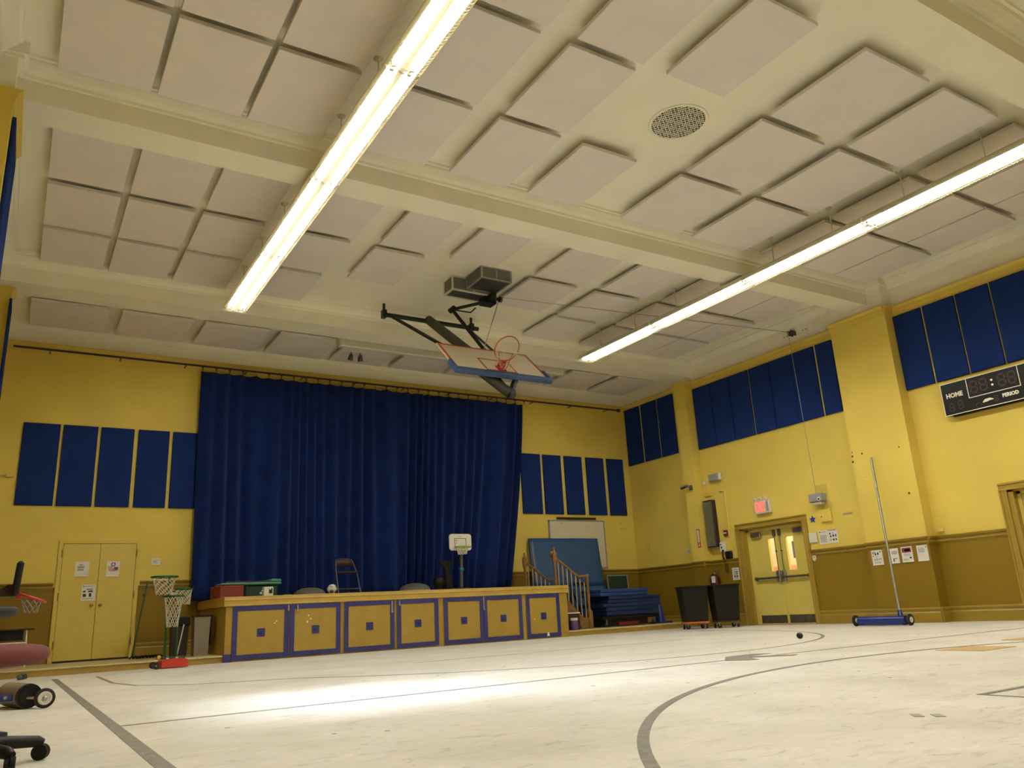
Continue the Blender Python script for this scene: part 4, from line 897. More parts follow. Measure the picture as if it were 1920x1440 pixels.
# stack of mats on a cart
t = thing('mat_cart', 'dark low mat cart on casters under the stack of blue mats', 'cart', (12.6, 15.6, ZS))
build('deck', MB().bbox(11.75, 13.42, 15.2, 16.0, .28, .36, .01), 'black', t)
build('skirt', MB().box(11.85, 13.1, 15.24, 15.96, ZS + .03, .28), 'black', t)
build('red_base_board', MB().box(12.2, 12.8, 15.22, 15.24, ZS + .02, ZS + .10), 'redmat', t)
for x in (11.85, 13.3):
    for y in (15.25, 15.95):
        c = build('caster', MB().tube([(x, y - .018, ZS + .055), (x, y + .018, ZS + .055)], .055, 14), 'rubber', t)
        build('caster_fork', MB().box(x - .02, x + .02, y - .028, y - .02, ZS + .05, .28).box(x - .02, x + .02, y + .02, y + .028, ZS + .05, .28), 'steel', c)
stack = [(11.86, 13.46, .365, .455), (11.84, 13.44, .46, .55), (11.76, 13.50, .555, .635), (11.90, 13.52, .64, .715), (11.95, 13.52, .72, .80), (11.70, 13.13, .805, .88), (11.72, 13.15, .885, .965)]
names = ['bottom', 'second from the bottom', 'third from the bottom', 'middle, fourth from the bottom', 'third from the top', 'second from the top', 'topmost']
for i, (a, c, z0, z1) in enumerate(stack):
    o = build('gym_mat', MB().bbox(a, c, 15.18, 16.02, z0, z1, .015), 'matnavy' if i < 5 else mat('blue_vinyl_%s' % ('a' if i == 5 else 'b'), (.014, .05, .17), .45, noise=.1), None, ((a + c) / 2, 15.6, z0))
    tag(o, 'blue gym mat lying on the cart, %s in the stack' % names[i], 'gym mat', 'gym mats stacked on the cart')
t = thing('hand_truck', 'black tubular hand truck standing between the steps and the blue mats', 'hand truck', (11.9, 16.2, ZS))
build('tube_frame', MB().tube([(11.56, 16.2, .30), (11.58, 16.2, .85), (11.62, 16.2, 1.08), (11.68, 16.2, 1.15), (11.92, 16.2, 1.16), (12.12, 16.2, 1.04), (12.18, 16.2, .9), (12.26, 16.2, .22)], .024, 10).tube([(11.66, 16.26, 1.0), (11.84, 16.26, .62), (11.92, 16.26, .2)], .022, 10).tube([(11.60, 16.2, 1.0), (11.68, 16.26, 1.0)], .02), 'black', t)
build('toe_plate', MB().bbox(11.54, 12.30, 16.08, 16.34, ZS + .001, ZS + .02, .003), 'black', t)
build('wheel', MB().tube([(11.92, 16.31, ZS + .115), (11.92, 16.35, ZS + .115)], .09, 16), 'rubber', t)
t = thing('plastic_jar', 'small jar with white lid and purple label on the platform beside the stage end', 'jar', (10.60, 14.78, ZS))
build('jar_body', MB().lathe([(.07, 0), (.085, .02), (.085, .19), (.078, .21)], (10.60, 14.78, ZS), n=18), 'purple', t); build('lid', MB().lathe([(.088, .205), (.088, .25), (.08, .255)], (10.60, 14.78, ZS), n=18), 'white', t)
t = thing('storage_tub', 'low dark tub with a white rim tucked behind the small jar', 'tub', (10.70, 15.02, ZS + .25))
t.location = (10.66, 14.95, ZS)
build('tub_body', MB().bbox(10.46, 10.86, 14.90, 14.99, ZS + .001, .46, .01), 'brown', t); build('tub_rim', MB().bbox(10.45, 10.87, 14.89, 14.995, .46, .49, .006), 'white', t)
t = thing('traffic_cone', 'blue traffic cone standing on the platform by the right wall', 'cone', (13.82, 15.6, ZS))
build('cone_body', MB().lathe([(.135, .03), (.12, .05), (.03, .535), (.024, .545), (.018, .54)], (13.82, 15.6, ZS), n=22), 'conebl', t); build('cone_base', MB().bbox(13.60, 14.04, 15.38, 15.82, ZS, ZS + .035, .015), 'conebl', t)
# ------------------------------------------------------------------ things on the stage
z = SH
t = thing('foam_drum', 'dark red padded floor piece at the left end of the stage', 'padded block', (3.36, 15.4, z))
b = MB(); pf = [(3.12 + .0, 15.2), (3.18, 15.05), (3.58, 15.05), (3.60, 15.2), (3.60, 15.62), (3.18, 15.66), (3.10, 15.5)]; b.prism(pf, 2, z, z + .2); build('padded_body', b, 'redmat', t); build('seam_piping', MB().tube([(x, y, z + .2) for x, y in pf], .008, 6, closed=True), 'red', t)
t = thing('storage_tote', 'dark green storage tote with a pale green lid behind the red padded block', 'storage tote', (3.95, 15.85, z))
b = MB().bbox(3.74, 4.36, 15.65, 16.1, z, z + .24, .03); build('tote_body', b, 'dgreen', t)
build('tote_lid', MB().bbox(3.30, 4.42, 15.60, 16.15, z + .24, z + .285, .02).bbox(4.20, 4.42, 15.6, 16.15, z + .27, z + .34, .03), 'teal', t)
build('tote_lid_inset', MB().box(3.40, 4.19, 15.64, 16.1, z + .28, z + .315), 'brown', t)
build('tote_foot', MB().box(3.45, 3.7, 15.8, 16.1, z, z + .24), 'black', t)
t = thing('white_toy_camera', 'small white plastic toy box with a round eye on the stage edge', 'toy', (3.98, 14.95, z))
build('toy_body', MB().bbox(3.90, 4.07, 14.9, 15.03, z, z + .165, .012), 'white', t); build('side_knob', MB().ball((3.86, 14.96, z + .06), .022, 10).ball((3.885, 14.96, z + .10), .015, 10), 'white', t)
build('dark_window', MB().bbox(3.99, 4.05, 14.893, 14.902, z + .05, z + .14, .002), 'dgreen', t); build('toy_eye', MB().ball((4.01, 14.89, z + .125), .018, 10), 'white', t)
t = thing('teal_block', 'tiny teal plastic piece on the stage right of the green tote', 'toy', (4.42, 15.2, z)); build('block', MB().bbox(4.35, 4.48, 15.15, 15.22, z, z + .03, .005), 'teal', t)
for x0, x1, y, h, lab in ((4.57, 5.16, 15.3, .145, 'grey domed cushion lying on the stage left of the green and white ball'), (6.60, 7.22, 15.0, .155, 'grey domed cushion lying on the stage in the middle')):
    c, r = (x0 + x1) / 2, (x1 - x0) / 2
    t = thing('floor_cushion', lab, 'cushion', (c, y, z), 'grey domed cushions on the stage')
    build('cushion_top', MB().lathe([(r, .02), (r * .97, h * .35), (r * .8, h * .68), (r * .5, h * .9), (r * .2, h * .99), (.01, h)], (c, y, z), n=28), mat('grey_green_vinyl', (.075, .075, .05), .6), t)
    build('cushion_base', MB().lathe([(r * .98, 0), (r * 1.01, .012), (r, .022)], (c, y, z), n=28), 'binbeige', t)
t = thing('ball', 'green and white ball on the stage beside the folding chair', 'ball', (5.27, 15.2, z))
build('ball_skin', MB().ball((5.27, 15.2, z + .096), .095, 20), 'white', t)
b = MB()
for k in range(5):
    a = k * 2 * pi / 5 + .5
    for e in (-.5, .6):
        d = Vector((cos(a) * cos(e), sin(a) * cos(e), sin(e))); u = d.orthogonal().normalized(); w = d.cross(u); c = Vector((5.27, 15.2, z + .095))
        b.loft([[c + (d * sqrt(1 - (rr_ / .095) ** 2) * .0965 + (u * cos(2 * pi * q / 6) + w * sin(2 * pi * q / 6)) * rr_) for q in range(6)] for rr_ in (.040, .001)], cap=False)
build('ball_patch', b, 'green', t)
# folding chair seen from behind its legs
z = SH + .006
t = thing('folding_chair', 'dark brown metal folding chair on the stage', 'folding chair', (5.62, 15.45, z))
cy = 15.40
build('front_frame', MB().tube([(5.40, cy - .20, z), (5.415, cy - .02, z + .40), (5.45, cy + .12, z + .62), (5.47, cy + .16, z + .67)], .012, 8).tube([(5.85, cy - .20, z), (5.835, cy - .02, z + .40), (5.80, cy + .12, z + .62), (5.78, cy + .16, z + .67)], .012, 8).tube([(5.41, cy - .17, z + .09), (5.84, cy - .17, z + .09)], .009), 'dsteel', t)
build('rear_frame', MB().tube([(5.44, cy + .26, z), (5.44, cy - .02, z + .42)], .009).tube([(5.81, cy + .26, z), (5.81, cy - .02, z + .42)], .009).tube([(5.44, cy + .22, z + .07), (5.81, cy + .22, z + .07)], .008), 'black', t)
build('seat', MB().bbox(5.43, 5.82, cy - .17, cy + .17, z + .395, z + .42, .01), 'brown', t)
b = MB(); rings = []
for i in range(9):
    u = i / 8; x = 5.45 + .36 * u; bow = .03 * sin(pi * u); top = z + .70 - .05 * (abs(u - .5) * 2) ** 4
    rings.append([(x, cy + .13 + bow, z + .535), (x, cy + .145 + bow, z + .535), (x, cy + .175 + bow, top), (x, cy + .16 + bow, top)])
b.loft(rings, smooth=True); build('backrest', b, 'brown', t)
# toy hoop on the stage
z = SH
ty = 15.4
t = thing('toy_basketball_hoop', 'white toy basketball hoop with lime green rim on a grey pole on the stage', 'toy basketball hoop', (8.18, ty, z))
build('pole', MB().tube([(8.20, ty + .03, z + .04), (8.22, ty + .03, z + .95)], .034, 14), 'polegrey', t)
build('pole_collar', MB().lathe([(.045, 0), (.052, .01), (.052, .05), (.045, .06)], (8.21, ty + .03, z + .40), n=16), 'ltblue', t)
b = MB(); pts = []
w, h, r = .265, .175, .06
for cx, cz, a0 in ((w - r, h - r, 0), (-w + r, h - r, 90), (-w + r, -h + r, 180), (w - r, -h + r, 270)):
    for k in range(6): a = radians(a0 + k * 18); pts.append((8.18 + cx + r * cos(a), z + 1.0 + cz + r * sin(a)))
tb = build('toy_backboard', MB().prism(pts, 1, ty - .02, ty + .01), 'white', t)
b = MB()
for q in ((-.145, .135, .075, .085), (-.145, .135, -.095, -.085), (-.145, -.135, -.09, .08), (.125, .135, -.09, .08)): b.box(8.18 + q[0], 8.18 + q[1], ty - .024, ty - .02, z + 1.0 + q[2], z + 1.0 + q[3])
build('target_outline', b, 'ink', tb)
build('board_marks', MB().box(8.07, 8.10, ty - .023, ty - .02, z + 1.02, z + 1.05).box(8.07, 8.09, ty - .023, ty - .02, z + .965, z + .985), 'inkg', tb)
build('red_badge', MB().box(8.15, 8.21, ty - .023, ty - .02, z + 1.115, z + 1.13), 'inkp', tb)
tr = build('toy_rim', MB().tube([(8.14 + .17 * cos(a * pi / 14), ty - .19 + .15 * sin(a * pi / 14), z + .885) for a in range(28)], .016, 8, closed=True).bbox(8.06, 8.26, ty - .06, ty - .02, z + .865, z + .91, .008), 'lime', t)
def net(cx, cy, zt, zb, r0, r1, n=10, rows=5, th=.004, tilt=0):
    b = MB(); R_ = []
    for j in range(rows + 1):
        f = j / rows; r = r0 + (r1 - r0) * (f ** .7); off = .5 * (j % 2)
        R_.append([(cx + r * cos(2 * pi * (k + off) / n), cy + r * sin(2 * pi * (k + off) / n), zt + (zb - zt) * f) for k in range(n)])
    for j in range(rows):
        for k in range(n):
            if j % 2 == 0: p, q = R_[j + 1][k], R_[j + 1][(k - 1) % n]
            else: p, q = R_[j + 1][k], R_[j + 1][(k + 1) % n]
            b.tube([R_[j][k], p], th, 5); b.tube([R_[j][k], q], th, 5)
    return b
build('toy_net', net(8.13, ty - .19, z + .875, z + .73, .13, .09, 10, 3, .007), 'net', tr)
build('toy_base', MB().bbox(8.0, 8.36, ty - .12, ty + .22, z, z + .05, .02), 'black', t)
t = thing('exercise_stepper', 'dark grey upright exercise seat frame left of the toy basketball hoop', 'exercise equipment', (8.0, 15.7, z))
b = MB(); rings = []
for zz, hw_, xo in ((0, .09, .05), (.12, .075, .05), (.3, .06, .02), (.46, .05, 0), (.53, .11, 0), (.58, .155, 0), (.62, .15, 0), (.635, .12, 0)):
    rings.append([(8.0 + xo - hw_, 15.68, z + zz), (8.0 + xo + hw_, 15.68, z + zz), (8.0 + xo + hw_, 15.75, z + zz), (8.0 + xo - hw_, 15.75, z + zz)])
b.loft(rings, smooth=False); build('upright', b, 'blackg', t); build('foot', MB().bbox(7.92, 8.18, 15.63, 15.85, z, z + .06, .02), 'black', t)
t = thing('exercise_ball', 'black ball on a small stand left of the exercise frame', 'ball', (7.80, 15.7, z))
build('ball_skin', MB().ball((7.80, 15.7, z + .20), .13, 18), 'black', t); build('stand', MB().lathe([(.09, 0), (.05, .04), (.07, .085)], (7.80, 15.7, z), n=16), 'blackg', t)
# dark furniture glimpsed behind the curtain's right edge
# ------------------------------------------------------------------ left side, on the platform
z = ZS; hy = 14.9
t = thing('multi_hoop_stand', 'dark green stand carrying three rims with white nets beside the storage doors', 'basketball hoop', (2.32, hy, z))
build('pole', MB().tube([(2.31, hy + .05, z), (2.31, hy + .05, 1.44)], .019, 10).tube([(2.49, hy + .06, z), (2.47, hy + .06, 1.22)], .022, 10), 'green', t)
build('base', MB().bbox(2.26, 2.62, hy - .05, hy + .14, z, z + .035, .01), 'green', t); build('yellow_foot', MB().ball((2.22, hy + .02, z + .035), .036, 12), 'yellow', t)
build('white_label', MB().bbox(2.345, 2.43, hy + .02, hy + .035, 1.14, 1.23, .003), 'paper', t); build('red_logo', MB().box(2.36, 2.41, hy + .017, hy + .021, 1.19, 1.22), 'red', t)
for cx, cy, cz, r, zb, r1, th in ((2.21, hy - .10, 1.44, .205, 1.15, .12, .005), (2.54, hy - .06, 1.235, .135, .98, .10, .0055), (2.37, hy - .13, 1.12, .165, .62, .085, .006)):
    rm = build('rim', MB().tube([(cx + r * cos(a * pi / 16), cy + r * sin(a * pi / 16), cz) for a in range(32)], .016, 8, closed=True).tube([(cx + .05, cy + r * .95, cz), (cx + .05, hy + .05, cz)], .012), 'green', t)
    build('net', net(cx, cy, cz - .01, zb, r * .93, r1, 8, 5, th), 'net', rm)
t = thing('portable_hoop_base', 'red plastic hoop base with a black wheel on the floor before the platform', 'hoop base', (2.3, 14.1, 0))
b = MB(); rings = []
for x, w, h in ((2.10, .11, .10), (2.14, .15, .13), (2.46, .15, .145), (2.53, .12, .115), (2.545, .09, .07)):
    rings.append([(x, 14.2 - w, .012), (x, 14.2 + w, .012), (x, 14.2 + w * .9, h), (x, 14.2 - w * .9, h)])
b.loft(rings, smooth=False); build('tank', b, 'red', t)
build('cap', MB().lathe([(.022, 0), (.02, .02)], (2.24, 14.2, .135), n=12).lathe([(.022, 0), (.02, .02)], (2.38, 14.2, .14), n=12), 'cream', t)
for y in (14.03, 14.37): w = build('wheel', MB().tube([(2.055, y - .018, .052), (2.055, y + .018, .052)], .052, 18), 'rubber', t); build('hub', MB().tube([(2.055, y - .022, .052), (2.055, y + .022, .052)], .012, 12), 'grey', w)
t = thing('folded_net_stand', 'thin dark green pole stand leaning beside the storage door frame', 'net stand', (1.96, 16.2, z))
build('pole', MB().tube([(1.955, 16.15, z + .03), (2.15, 16.3, 1.46)], .014, 8).tube([(2.11, 16.27, 1.2), (2.075, 16.26, 1.22)], .016, 8), 'green', t)
b = MB()
for k in range(9):
    x = 1.90 + k * .055; b.tube([(x, 15.95 + .03 * sin(k * 2.1), z + .02), (x + .05, 16.05 + .04 * cos(k * 1.7), z + .045), (x + .12, 16.18, z + .025)], .018, 6)
build('folded_feet', b, 'black', t)
t = thing('waste_bin', 'square beige waste bin with a black bag over its rim beside the stage', 'waste bin', (2.95, 15.45, z))
b = MB().loft([[(2.82 + o, 15.3 + o, zz), (3.09 - o, 15.3 + o, zz), (3.09 - o, 15.58 - o, zz), (2.82 + o, 15.58 - o, zz)] for o, zz in ((.02, z), (0, .78))], smooth=False); build('bin_body', b, 'binbeige', t)
build('bag_rim', MB().bbox(2.805, 3.12, 15.285, 15.595, .775, .80, .006).box(3.095, 3.115, 15.3, 15.58, .30, .78), 'black', t)
t = thing('waste_bin', 'tall dark bin behind the multi rim stand, left of the beige bin', 'waste bin', (2.62, 15.75, z))
build('bin_body', MB().loft([[(2.50 + o, 15.62 + o, zz), (2.80 - o, 15.62 + o, zz), (2.80 - o, 15.9 - o, zz), (2.50 + o, 15.9 - o, zz)] for o, zz in ((.025, z), (.01, .63))], smooth=False), 'brown', t)
build('bin_lid', MB().bbox(2.49, 2.81, 15.61, 15.91, .63, .79, .02), 'black', t)
o = build('white_stick', MB().tube([(2.60, 15.55, z + .01), (2.70, 15.60, .66)], .011, 8), 'white', None, (2.6, 15.55, z)); tag(o, 'thin white stick leaning against the tall dark bin', 'stick')
t = thing('school_desk', 'dark topped desk with pale legs on the platform at the left wall', 'desk', (0, 16.2, z))
build('desk_top', MB().bbox(-.45, .42, 15.95, 16.5, .70, .725, .004), 'brown', t); build('book_box', MB().box(-.42, .27, 16.0, 16.45, .54, .70), 'black', t)
for x in (-.40, .33):
    for y in (16.0, 16.44): build('leg', MB().tube([(x, y, z), (x - .02, y, .70)], .014, 8), 'cream', t)
build('cross_bar', MB().tube([(-.4, 16.0, .50), (.33, 16.0, .50)], .012, 8), 'cream', t)
t = thing('floor_folder', 'pinkish folder lying on the platform near the left wall', 'folder', (.12, 15.0, z)); build('cover', MB().bbox(-.02, .30, 14.85, 15.15, z, z + .02, .004), 'inkp', t)
# toy hoop at the frame edge
t = thing('toy_basketball_hoop', 'black toy basketball hoop with a red rim at the left edge of the frame', 'toy basketball hoop', (-.18, 9.0, 0))
Tt = Matrix.Translation((.055, 9.0, 1.10)) @ Matrix.Rotation(radians(4), 4, 'Y')
tb = build('backboard', MB().bbox(-.032, .028, -.24, .24, -.15, .165, .02, Tt), 'black', t)
build('support_arm', MB().prism([(-.20, 1.00), (-.20, .95), (.02, .955), (.03, 1.06), (-.02, 1.06), (-.06, 1.03)], 1, 8.93, 9.07).tube([(-.18, 9.0, .03), (-.18, 9.0, .98)], .03, 12), 'brown', t)
build('base', MB().bbox(-.45, -.06, 8.80, 9.28, 0, .06, .02), 'black', t)
rm = build('rim', MB().tube([(.19 + .11 * cos(a * pi / 12), 9.0 + .11 * sin(a * pi / 12), .935 - .04 * cos(a * pi / 12)) for a in range(24)], .012, 8, closed=True).bbox(.06, .10, 8.95, 9.05, .93, .975, .005), 'red', t)
build('net', net(.19, 9.0, .92, .80, .09, .055, 9, 3, .003), 'inkg', rm)
t = thing('black_stool', 'black padded stool at the left edge of the frame in front of the toy hoop', 'stool', (-.12, 6.2, 0))
build('seat', MB().lathe([(.02, 0), (.15, .005), (.185, .03), (.19, .05), (.17, .068), (.02, .075)], (-.12, 6.2, .705), n=26), 'rubber', t)
build('post', MB().tube([(-.10, 6.2, .08), (-.10, 6.2, .71)], .028, 12), 'black', t); build('foot_disc', MB().lathe([(.20, 0), (.20, .02), (.05, .05), (.03, .08)], (-.12, 6.2, 0), n=26), 'black', t)
t = thing('office_chair', 'swivel chair with dusty red round seat and black star base at the left edge', 'office chair', (-.12, 4.75, 0))
build('seat_cushion', MB().lathe([(.05, 0), (.26, .0), (.288, .005), (.308, .016), (.320, .031), (.325, .048), (.321, .064), (.308, .077), (.285, .087), (.24, .095), (.15, .099), (.02, .10)], (-.12, 4.75, .455), n=64), 'cushion', t)
build('gas_column', MB().lathe([(.035, .09), (.035, .28), (.022, .28), (.022, .43), (.10, .44), (.10, .458)], (-.12, 4.75, 0), n=16), 'black', t)
for k in range(5):
    a = radians(17 + 72 * k); r = .345
    ex, ey = -.12 + r * cos(a), 4.75 + r * sin(a)
    l = build('base_arm', MB().tube([(-.12 + .03 * cos(a), 4.75 + .03 * sin(a), .105), (-.12 + .2 * cos(a), 4.75 + .2 * sin(a), .10), (ex - .02 * cos(a), ey - .02 * sin(a), .088), (ex, ey, .075)], [.034, .031, .027, .024], 12), 'blackg', t)
    q = a + .9
    build('caster', MB().tube([(ex - .022 * cos(q), ey - .022 * sin(q), .037), (ex - .004 * cos(q), ey - .004 * sin(q), .037)], .037, 18).tube([(ex + .004 * cos(q), ey + .004 * sin(q), .037), (ex + .022 * cos(q), ey + .022 * sin(q), .037)], .037, 18).tube([(ex, ey, .03), (ex, ey, .08)], .01, 8), 'blackg', l)
# floor sweepers
t = thing('floor_sweeper', 'taupe drum sweeper with a white hubbed wheel and blue bar at the left edge', 'floor sweeper', (.2, 8.5, 0))
A = Vector((.225, 8.34, .102)); B_ = Vector((.09, 8.85, .102)); D = (B_ - A).normalized()
build('drum', MB().tube([A, B_], .10, 28), mat('taupe_drum', (.22, .19, .15), .4), t)
build('drum_end', MB().tube([A - D * .035, A - D * .001], .097, 28).tube([A - D * .045, A - D * .034], .075, 24), 'black', t)
Wc = Vector((.345, 8.22, .080)); Wd = Vector((-.12, 1, 0)).normalized()
w = build('wheel', MB().lathe([(.05, -.018), (.072, -.020), (.080, -.010), (.080, .010), (.072, .020), (.05, .018)], Wc, Wd, 30), 'rubber', t)
hb = build('wheel_hub', MB().lathe([(.055, -.021), (.050, -.026), (.036, -.024), (.030, -.020), (.004, -.020)], Wc, Wd, 26), 'white', w)
build('hub_cap', MB().lathe([(.020, -.020), (.018, -.028), (.004, -.030)], Wc, Wd, 20), 'steel', t)
build('axle', MB().tube([Wc, Wc + Vector((-.16, .10, .01))], .012, 8), 'steel', t)
build('blue_bar', MB().bbox(-.45, .12, 8.37, 8.42, .07, .125, .01), 'sweep', t)
build('bolt', MB().tube([(.06, 8.36, .10), (.06, 8.38, .10)], .014, 8).tube([(.0, 8.39, .12), (.0, 8.39, .15)], .012, 8), 'steel', t)
t = thing('floor_sweeper', 'glossy blue sweeper with two wheels and a tall steel pole leaning on the wide pilaster', 'floor sweeper', (13.1, 9.0, 0))
build('blue_housing', MB().tube([(13.1, 8.56, .088), (13.1, 9.47, .088)], .078, 24).box(13.03, 13.06, 8.6, 9.45, .015, .09), 'sweep', t)
for y in (8.49, 9.55):
    w = build('wheel', MB().lathe([(.06, -.018), (.085, -.02), (.096, -.01), (.096, .01), (.085, .02), (.06, .018)], (13.1, y, .096), (0, 1, 0), 26), 'rubber', t)
    build('wheel_hub', MB().lathe([(.05, -.022), (.045, -.026), (.012, -.028), (.004, -.028)], (13.1, y, .096), (0, 1, 0), 20).lathe([(.05, .022), (.045, .026), (.012, .028), (.004, .028)], (13.1, y, .096), (0, 1, 0), 20), 'white', w)
build('axle', MB().tube([(13.1, 8.47, .096), (13.1, 9.57, .096)], .012, 8), 'steel', t)
build('pole_socket', MB().tube([(13.1, 8.66, .15), (13.13, 8.68, .25)], [.045, .032], 12), 'sweep', t)
build('pole', MB().tube([(13.12, 8.675, .23), (14.03, 9.30, 3.09)], .021, 12).tube([(13.70, 9.073, 2.05), (13.71, 9.08, 2.08)], .025, 12), 'galv', t)
# wheeled black tubs
def tub(cx, cy, label, deck):
    T = Matrix.Translation((cx, cy, 0)) @ Matrix.Rotation(radians(-25), 4, 'Z')
    t = thing('rolling_tub', label, 'rolling bin', (cx, cy, 0), 'black rolling tubs by the exit doors')
    def ring(w, d, z): return [T @ Vector((sx * w, sy * d, z)) for sx, sy in ((-1, -1), (1, -1), (1, 1), (-1, 1))]
    build('tub_body', MB().loft([ring(.235, .17, .155), ring(.245, .18, .17), ring(.29, .215, .86), ring(.29, .215, .90), ring(.27, .195, .90), ring(.27, .195, .86), ring(.225, .16, .19)], smooth=False), 'blackg', t)
    build('tub_rim', MB().bbox(-.31, .31, -.235, -.205, .87, .91, .006, T).bbox(-.31, .31, .205, .235, .87, .91, .006, T).bbox(-.31, -.28, -.235, .235, .87, .91, .006, T).bbox(.28, .31, -.235, .235, .87, .91, .006, T), 'black', t)
    build('dolly_deck', MB().bbox(-.26, .26, -.19, .19, .12, .155, .008, T), deck, t)
    for sx in (-1, 1):
        for sy in (-1, 1):
            p = T @ Vector((sx * .21, sy * .14, .048)); a = T.to_3x3() @ Vector((cos(sx + sy), sin(sx + sy), 0))
            c = build('caster', MB().tube([p - a * .014, p + a * .014], .048, 14), 'rubber', t)
            build('caster_fork', MB().tube([p - a * .02, p - a * .02 + Vector((0, 0, .075))], .009, 6).tube([p + a * .02, p + a * .02 + Vector((0, 0, .075))], .009, 6), 'steel', c)
tub(12.93, 13.47, 'black rolling tub on an orange dolly, left of the two by the exit doors', 'orange')
tub(13.42, 13.02, 'black rolling tub on a dark dolly, right of the two by the exit doors', 'brown')
# small things on the floor
o = build('ball', MB().ball((9.52, 7.88, .045), .045, 16), 'hoopgreen', None, (9.52, 7.88, 0)); tag(o, 'small dark ball lying alone on the floor before the exit doors', 'ball')
t = thing('crushed_can', 'crushed grey drink can lying against the platform riser at the left', 'can', (.27, 13.95, 0))
build('can_body', MB().tube([(.22, 13.95, .035), (.25, 13.94, .045), (.28, 13.96, .038), (.32, 13.93, .05)], [.033, .040, .034, .038], 12), 'dsteel', t); build('can_label', MB().tube([(.262, 13.945, .048), (.275, 13.955, .044)], .041, 12), 'ltblue', t)
# ------------------------------------------------------------------ court markings
def line(pts, w, label, m='tape', h=.0022, name='court_line'):
    o = build(name, MB().ribbon(pts, w, .0004, h), m, None, (sum(p[0] for p in pts) / len(pts), sum(p[1] for p in pts) / len(pts), 0)); tag(o, label, 'floor marking'); return o
def arc(cx, cy, r, a0, a1, n=90): return [(cx + r * cos(radians(a0 + (a1 - a0) * i / n)), cy + r * sin(radians(a0 + (a1 - a0) * i / n))) for i in range(n + 1)]
line([(.66, 13.45), (.66, 2.0)], .075, 'long grey side line running from the platform towards the camera at left')
line([(.70, 6.05), (13.2, 6.05)], .045, 'thin grey line crossing the whole floor at half court', h=.0018)
line(arc(6.93, -.82, 5.86, 158, 22), .055, 'big grey curve sweeping across the floor in the foreground', h=.0026)
line([(1.17, 13.2), (1.17, 11.2), (1.32, 10.3), (1.75, 9.65)] + arc(7.0, 12.0, 5.1, 212, 372, 110)[2:], .05, 'large grey curve on the far floor before the stage', h=.0014)
line([(4.66, 1.2), (4.66, 2.68), (9.2, 2.68), (9.2, 1.2)], .045, 'grey box line corner at the right edge of the floor', h=.0030)
line([(4.6, 10.05), (9.3, 10.05)], .04, 'faint grey straight line on the floor in front of the stage', h=.0012)
b = MB(); b.prism([(6.1, 6.0), (6.5, 6.38), (6.95, 6.42), (7.05, 6.25), (6.65, 6.22), (7.0, 5.85), (6.85, 5.78), (6.5, 6.05), (6.35, 5.78), (6.22, 5.82)], 2, .0004, .0034)
o = build('court_emblem', b, 'tape', None, (6.6, 6.1, 0)); tag(o, 'worn grey emblem painted at the middle of the half court line', 'floor marking')
for c, (x, y) in enumerate(((3.765, 2.495), (3.815, 2.42))):
    T = Matrix.Translation((x, y, 0)) @ Matrix.Rotation(radians(48), 4, 'Z')
    o = build('tape_square', MB().box(-.045, .045, -.022, .022, .0004, .003, T), 'tape2', None, (x, y, 0)); tag(o, ['left small grey tape square on the floor at the lower right', 'right small grey tape square on the floor at the lower right'][c], 'floor tape')
for c, (x0, x1, y0, y1) in enumerate(((7.75, 8.35, 4.36, 4.82), (9.3, 10.6, 4.75, 5.0))):
    o = build('wood_patch', MB().box(x0, x1, y0, y1, .0004, .004), 'woodpatch', None, ((x0 + x1) / 2, (y0 + y1) / 2, 0)); tag(o, ['short bare wood patch in the painted floor at the right', 'long bare wood patch in the painted floor at the right frame edge'][c], 'floor patch')
b = MB(); rnd = random.Random(5)
for i in range(60):
    x, y = rnd.uniform(.9, 11), rnd.uniform(2.9, 8); q_ = sqrt((x - 6.93) ** 2 + (y + .82) ** 2)
    if abs(q_ - 5.86) < .1 or abs(y - 6.05) < .35 or (x > 7.6 and y < 5.1): continue
    r = rnd.uniform(.006, .022)
    b.lathe([(r, .0004), (r * .8, .0016)], (x, y, 0), n=6)
o = build('paint_chips', b, 'inkg', None, (6, 8, 0)); o['kind'] = 'stuff'; tag(o, 'scattered tiny chips and crumbs on the pale floor', 'floor debris')
# ------------------------------------------------------------------ high left window, out of view, added to throw daylight on the floor
b = MB(); y0, y1, z0, z1 = D4
b.box(XL - .2, XL + .03, y0 - .08, y0, z0 - .08, z1 + .08).box(XL - .2, XL + .03, y1, y1 + .08, z0 - .08, z1 + .08).box(XL - .2, XL + .03, y0, y1, z1, z1 + .08).box(XL - .2, XL + .06, y0, y1, z0 - .08, z0)
wn = struct('added_window_1', b, 'ochre')
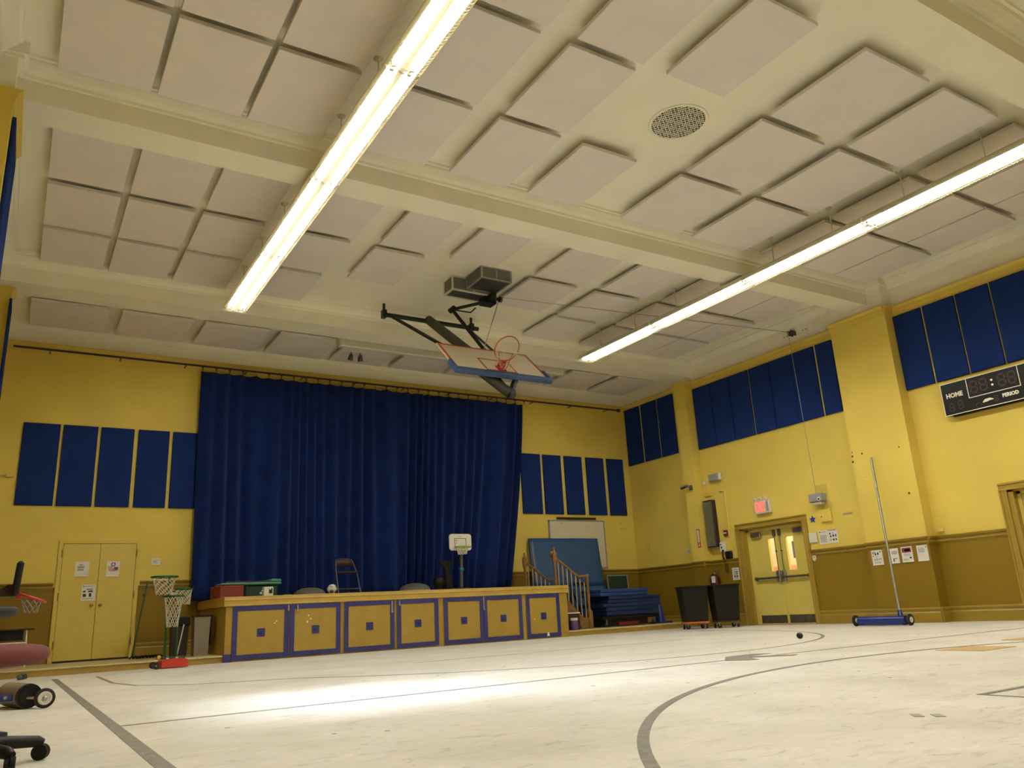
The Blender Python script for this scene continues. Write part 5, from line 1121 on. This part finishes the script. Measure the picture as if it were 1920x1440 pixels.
# ------------------------------------------------------------------ lights
def area(name, loc, rot, sx, sy, p, col, spread=180):
    l = bpy.data.lights.new(name, 'AREA'); l.shape = 'RECTANGLE'; l.size = sx; l.size_y = sy; l.energy = p; l.color = col; l.spread = radians(spread)
    o = bpy.data.objects.new(name, l); COL.objects.link(o); o.location = loc; o.rotation_euler = rot; return o
area('daylight_through_added_window', (-4.6, 6.32, 7.2), (0, radians(-47), 0), 1.6, 1.4, DAY, (.80, .86, 1.0), 70)  # aimed lamp outside the added window makes the pale floor patch
area('hall_ceiling_lamp', (15.7, 12.2, 2.95), (0, 0, 0), 1.2, 5, 60, (1, .93, .78))
area('hall_ceiling_lamp', (15.7, 6.5, 2.95), (0, 0, 0), 1.2, 3, 33, (1, .93, .78))
w = bpy.data.worlds.new('world'); SC.world = w; w.use_nodes = True
w.node_tree.nodes['Background'].inputs[0].default_value = (.5, .5, .5, 1); w.node_tree.nodes['Background'].inputs[1].default_value = .02
# ------------------------------------------------------------------ camera
yaw, pitch, roll, F = 0.5630818, 0.27861676, -0.05382036, 1488.2169
f = Vector((sin(yaw) * cos(pitch), cos(yaw) * cos(pitch), sin(pitch))); r0 = Vector((cos(yaw), -sin(yaw), 0)); u0 = r0.cross(f)
r = r0 * cos(roll) + u0 * sin(roll); u = -r0 * sin(roll) + u0 * cos(roll)
cam = bpy.data.cameras.new('camera'); co = bpy.data.objects.new('camera', cam); COL.objects.link(co)
co.matrix_world = Matrix(((r.x, u.x, -f.x, 0), (r.y, u.y, -f.y, 0), (r.z, u.z, -f.z, .58), (0, 0, 0, 1)))
cam.sensor_width = 36; cam.sensor_fit = 'HORIZONTAL'; cam.lens = F / 1920 * 36; cam.clip_start = .02; cam.clip_end = 200
SC.camera = co
vs = SC.view_settings; vs.view_transform = 'Standard'; vs.look = 'None'; vs.exposure = EXPO; vs.gamma = 1; vs.use_curve_mapping = False
SC.cycles.max_bounces = 8; SC.cycles.diffuse_bounces = 6; SC.cycles.sample_clamp_indirect = 6
SC.cycles.use_denoising = True
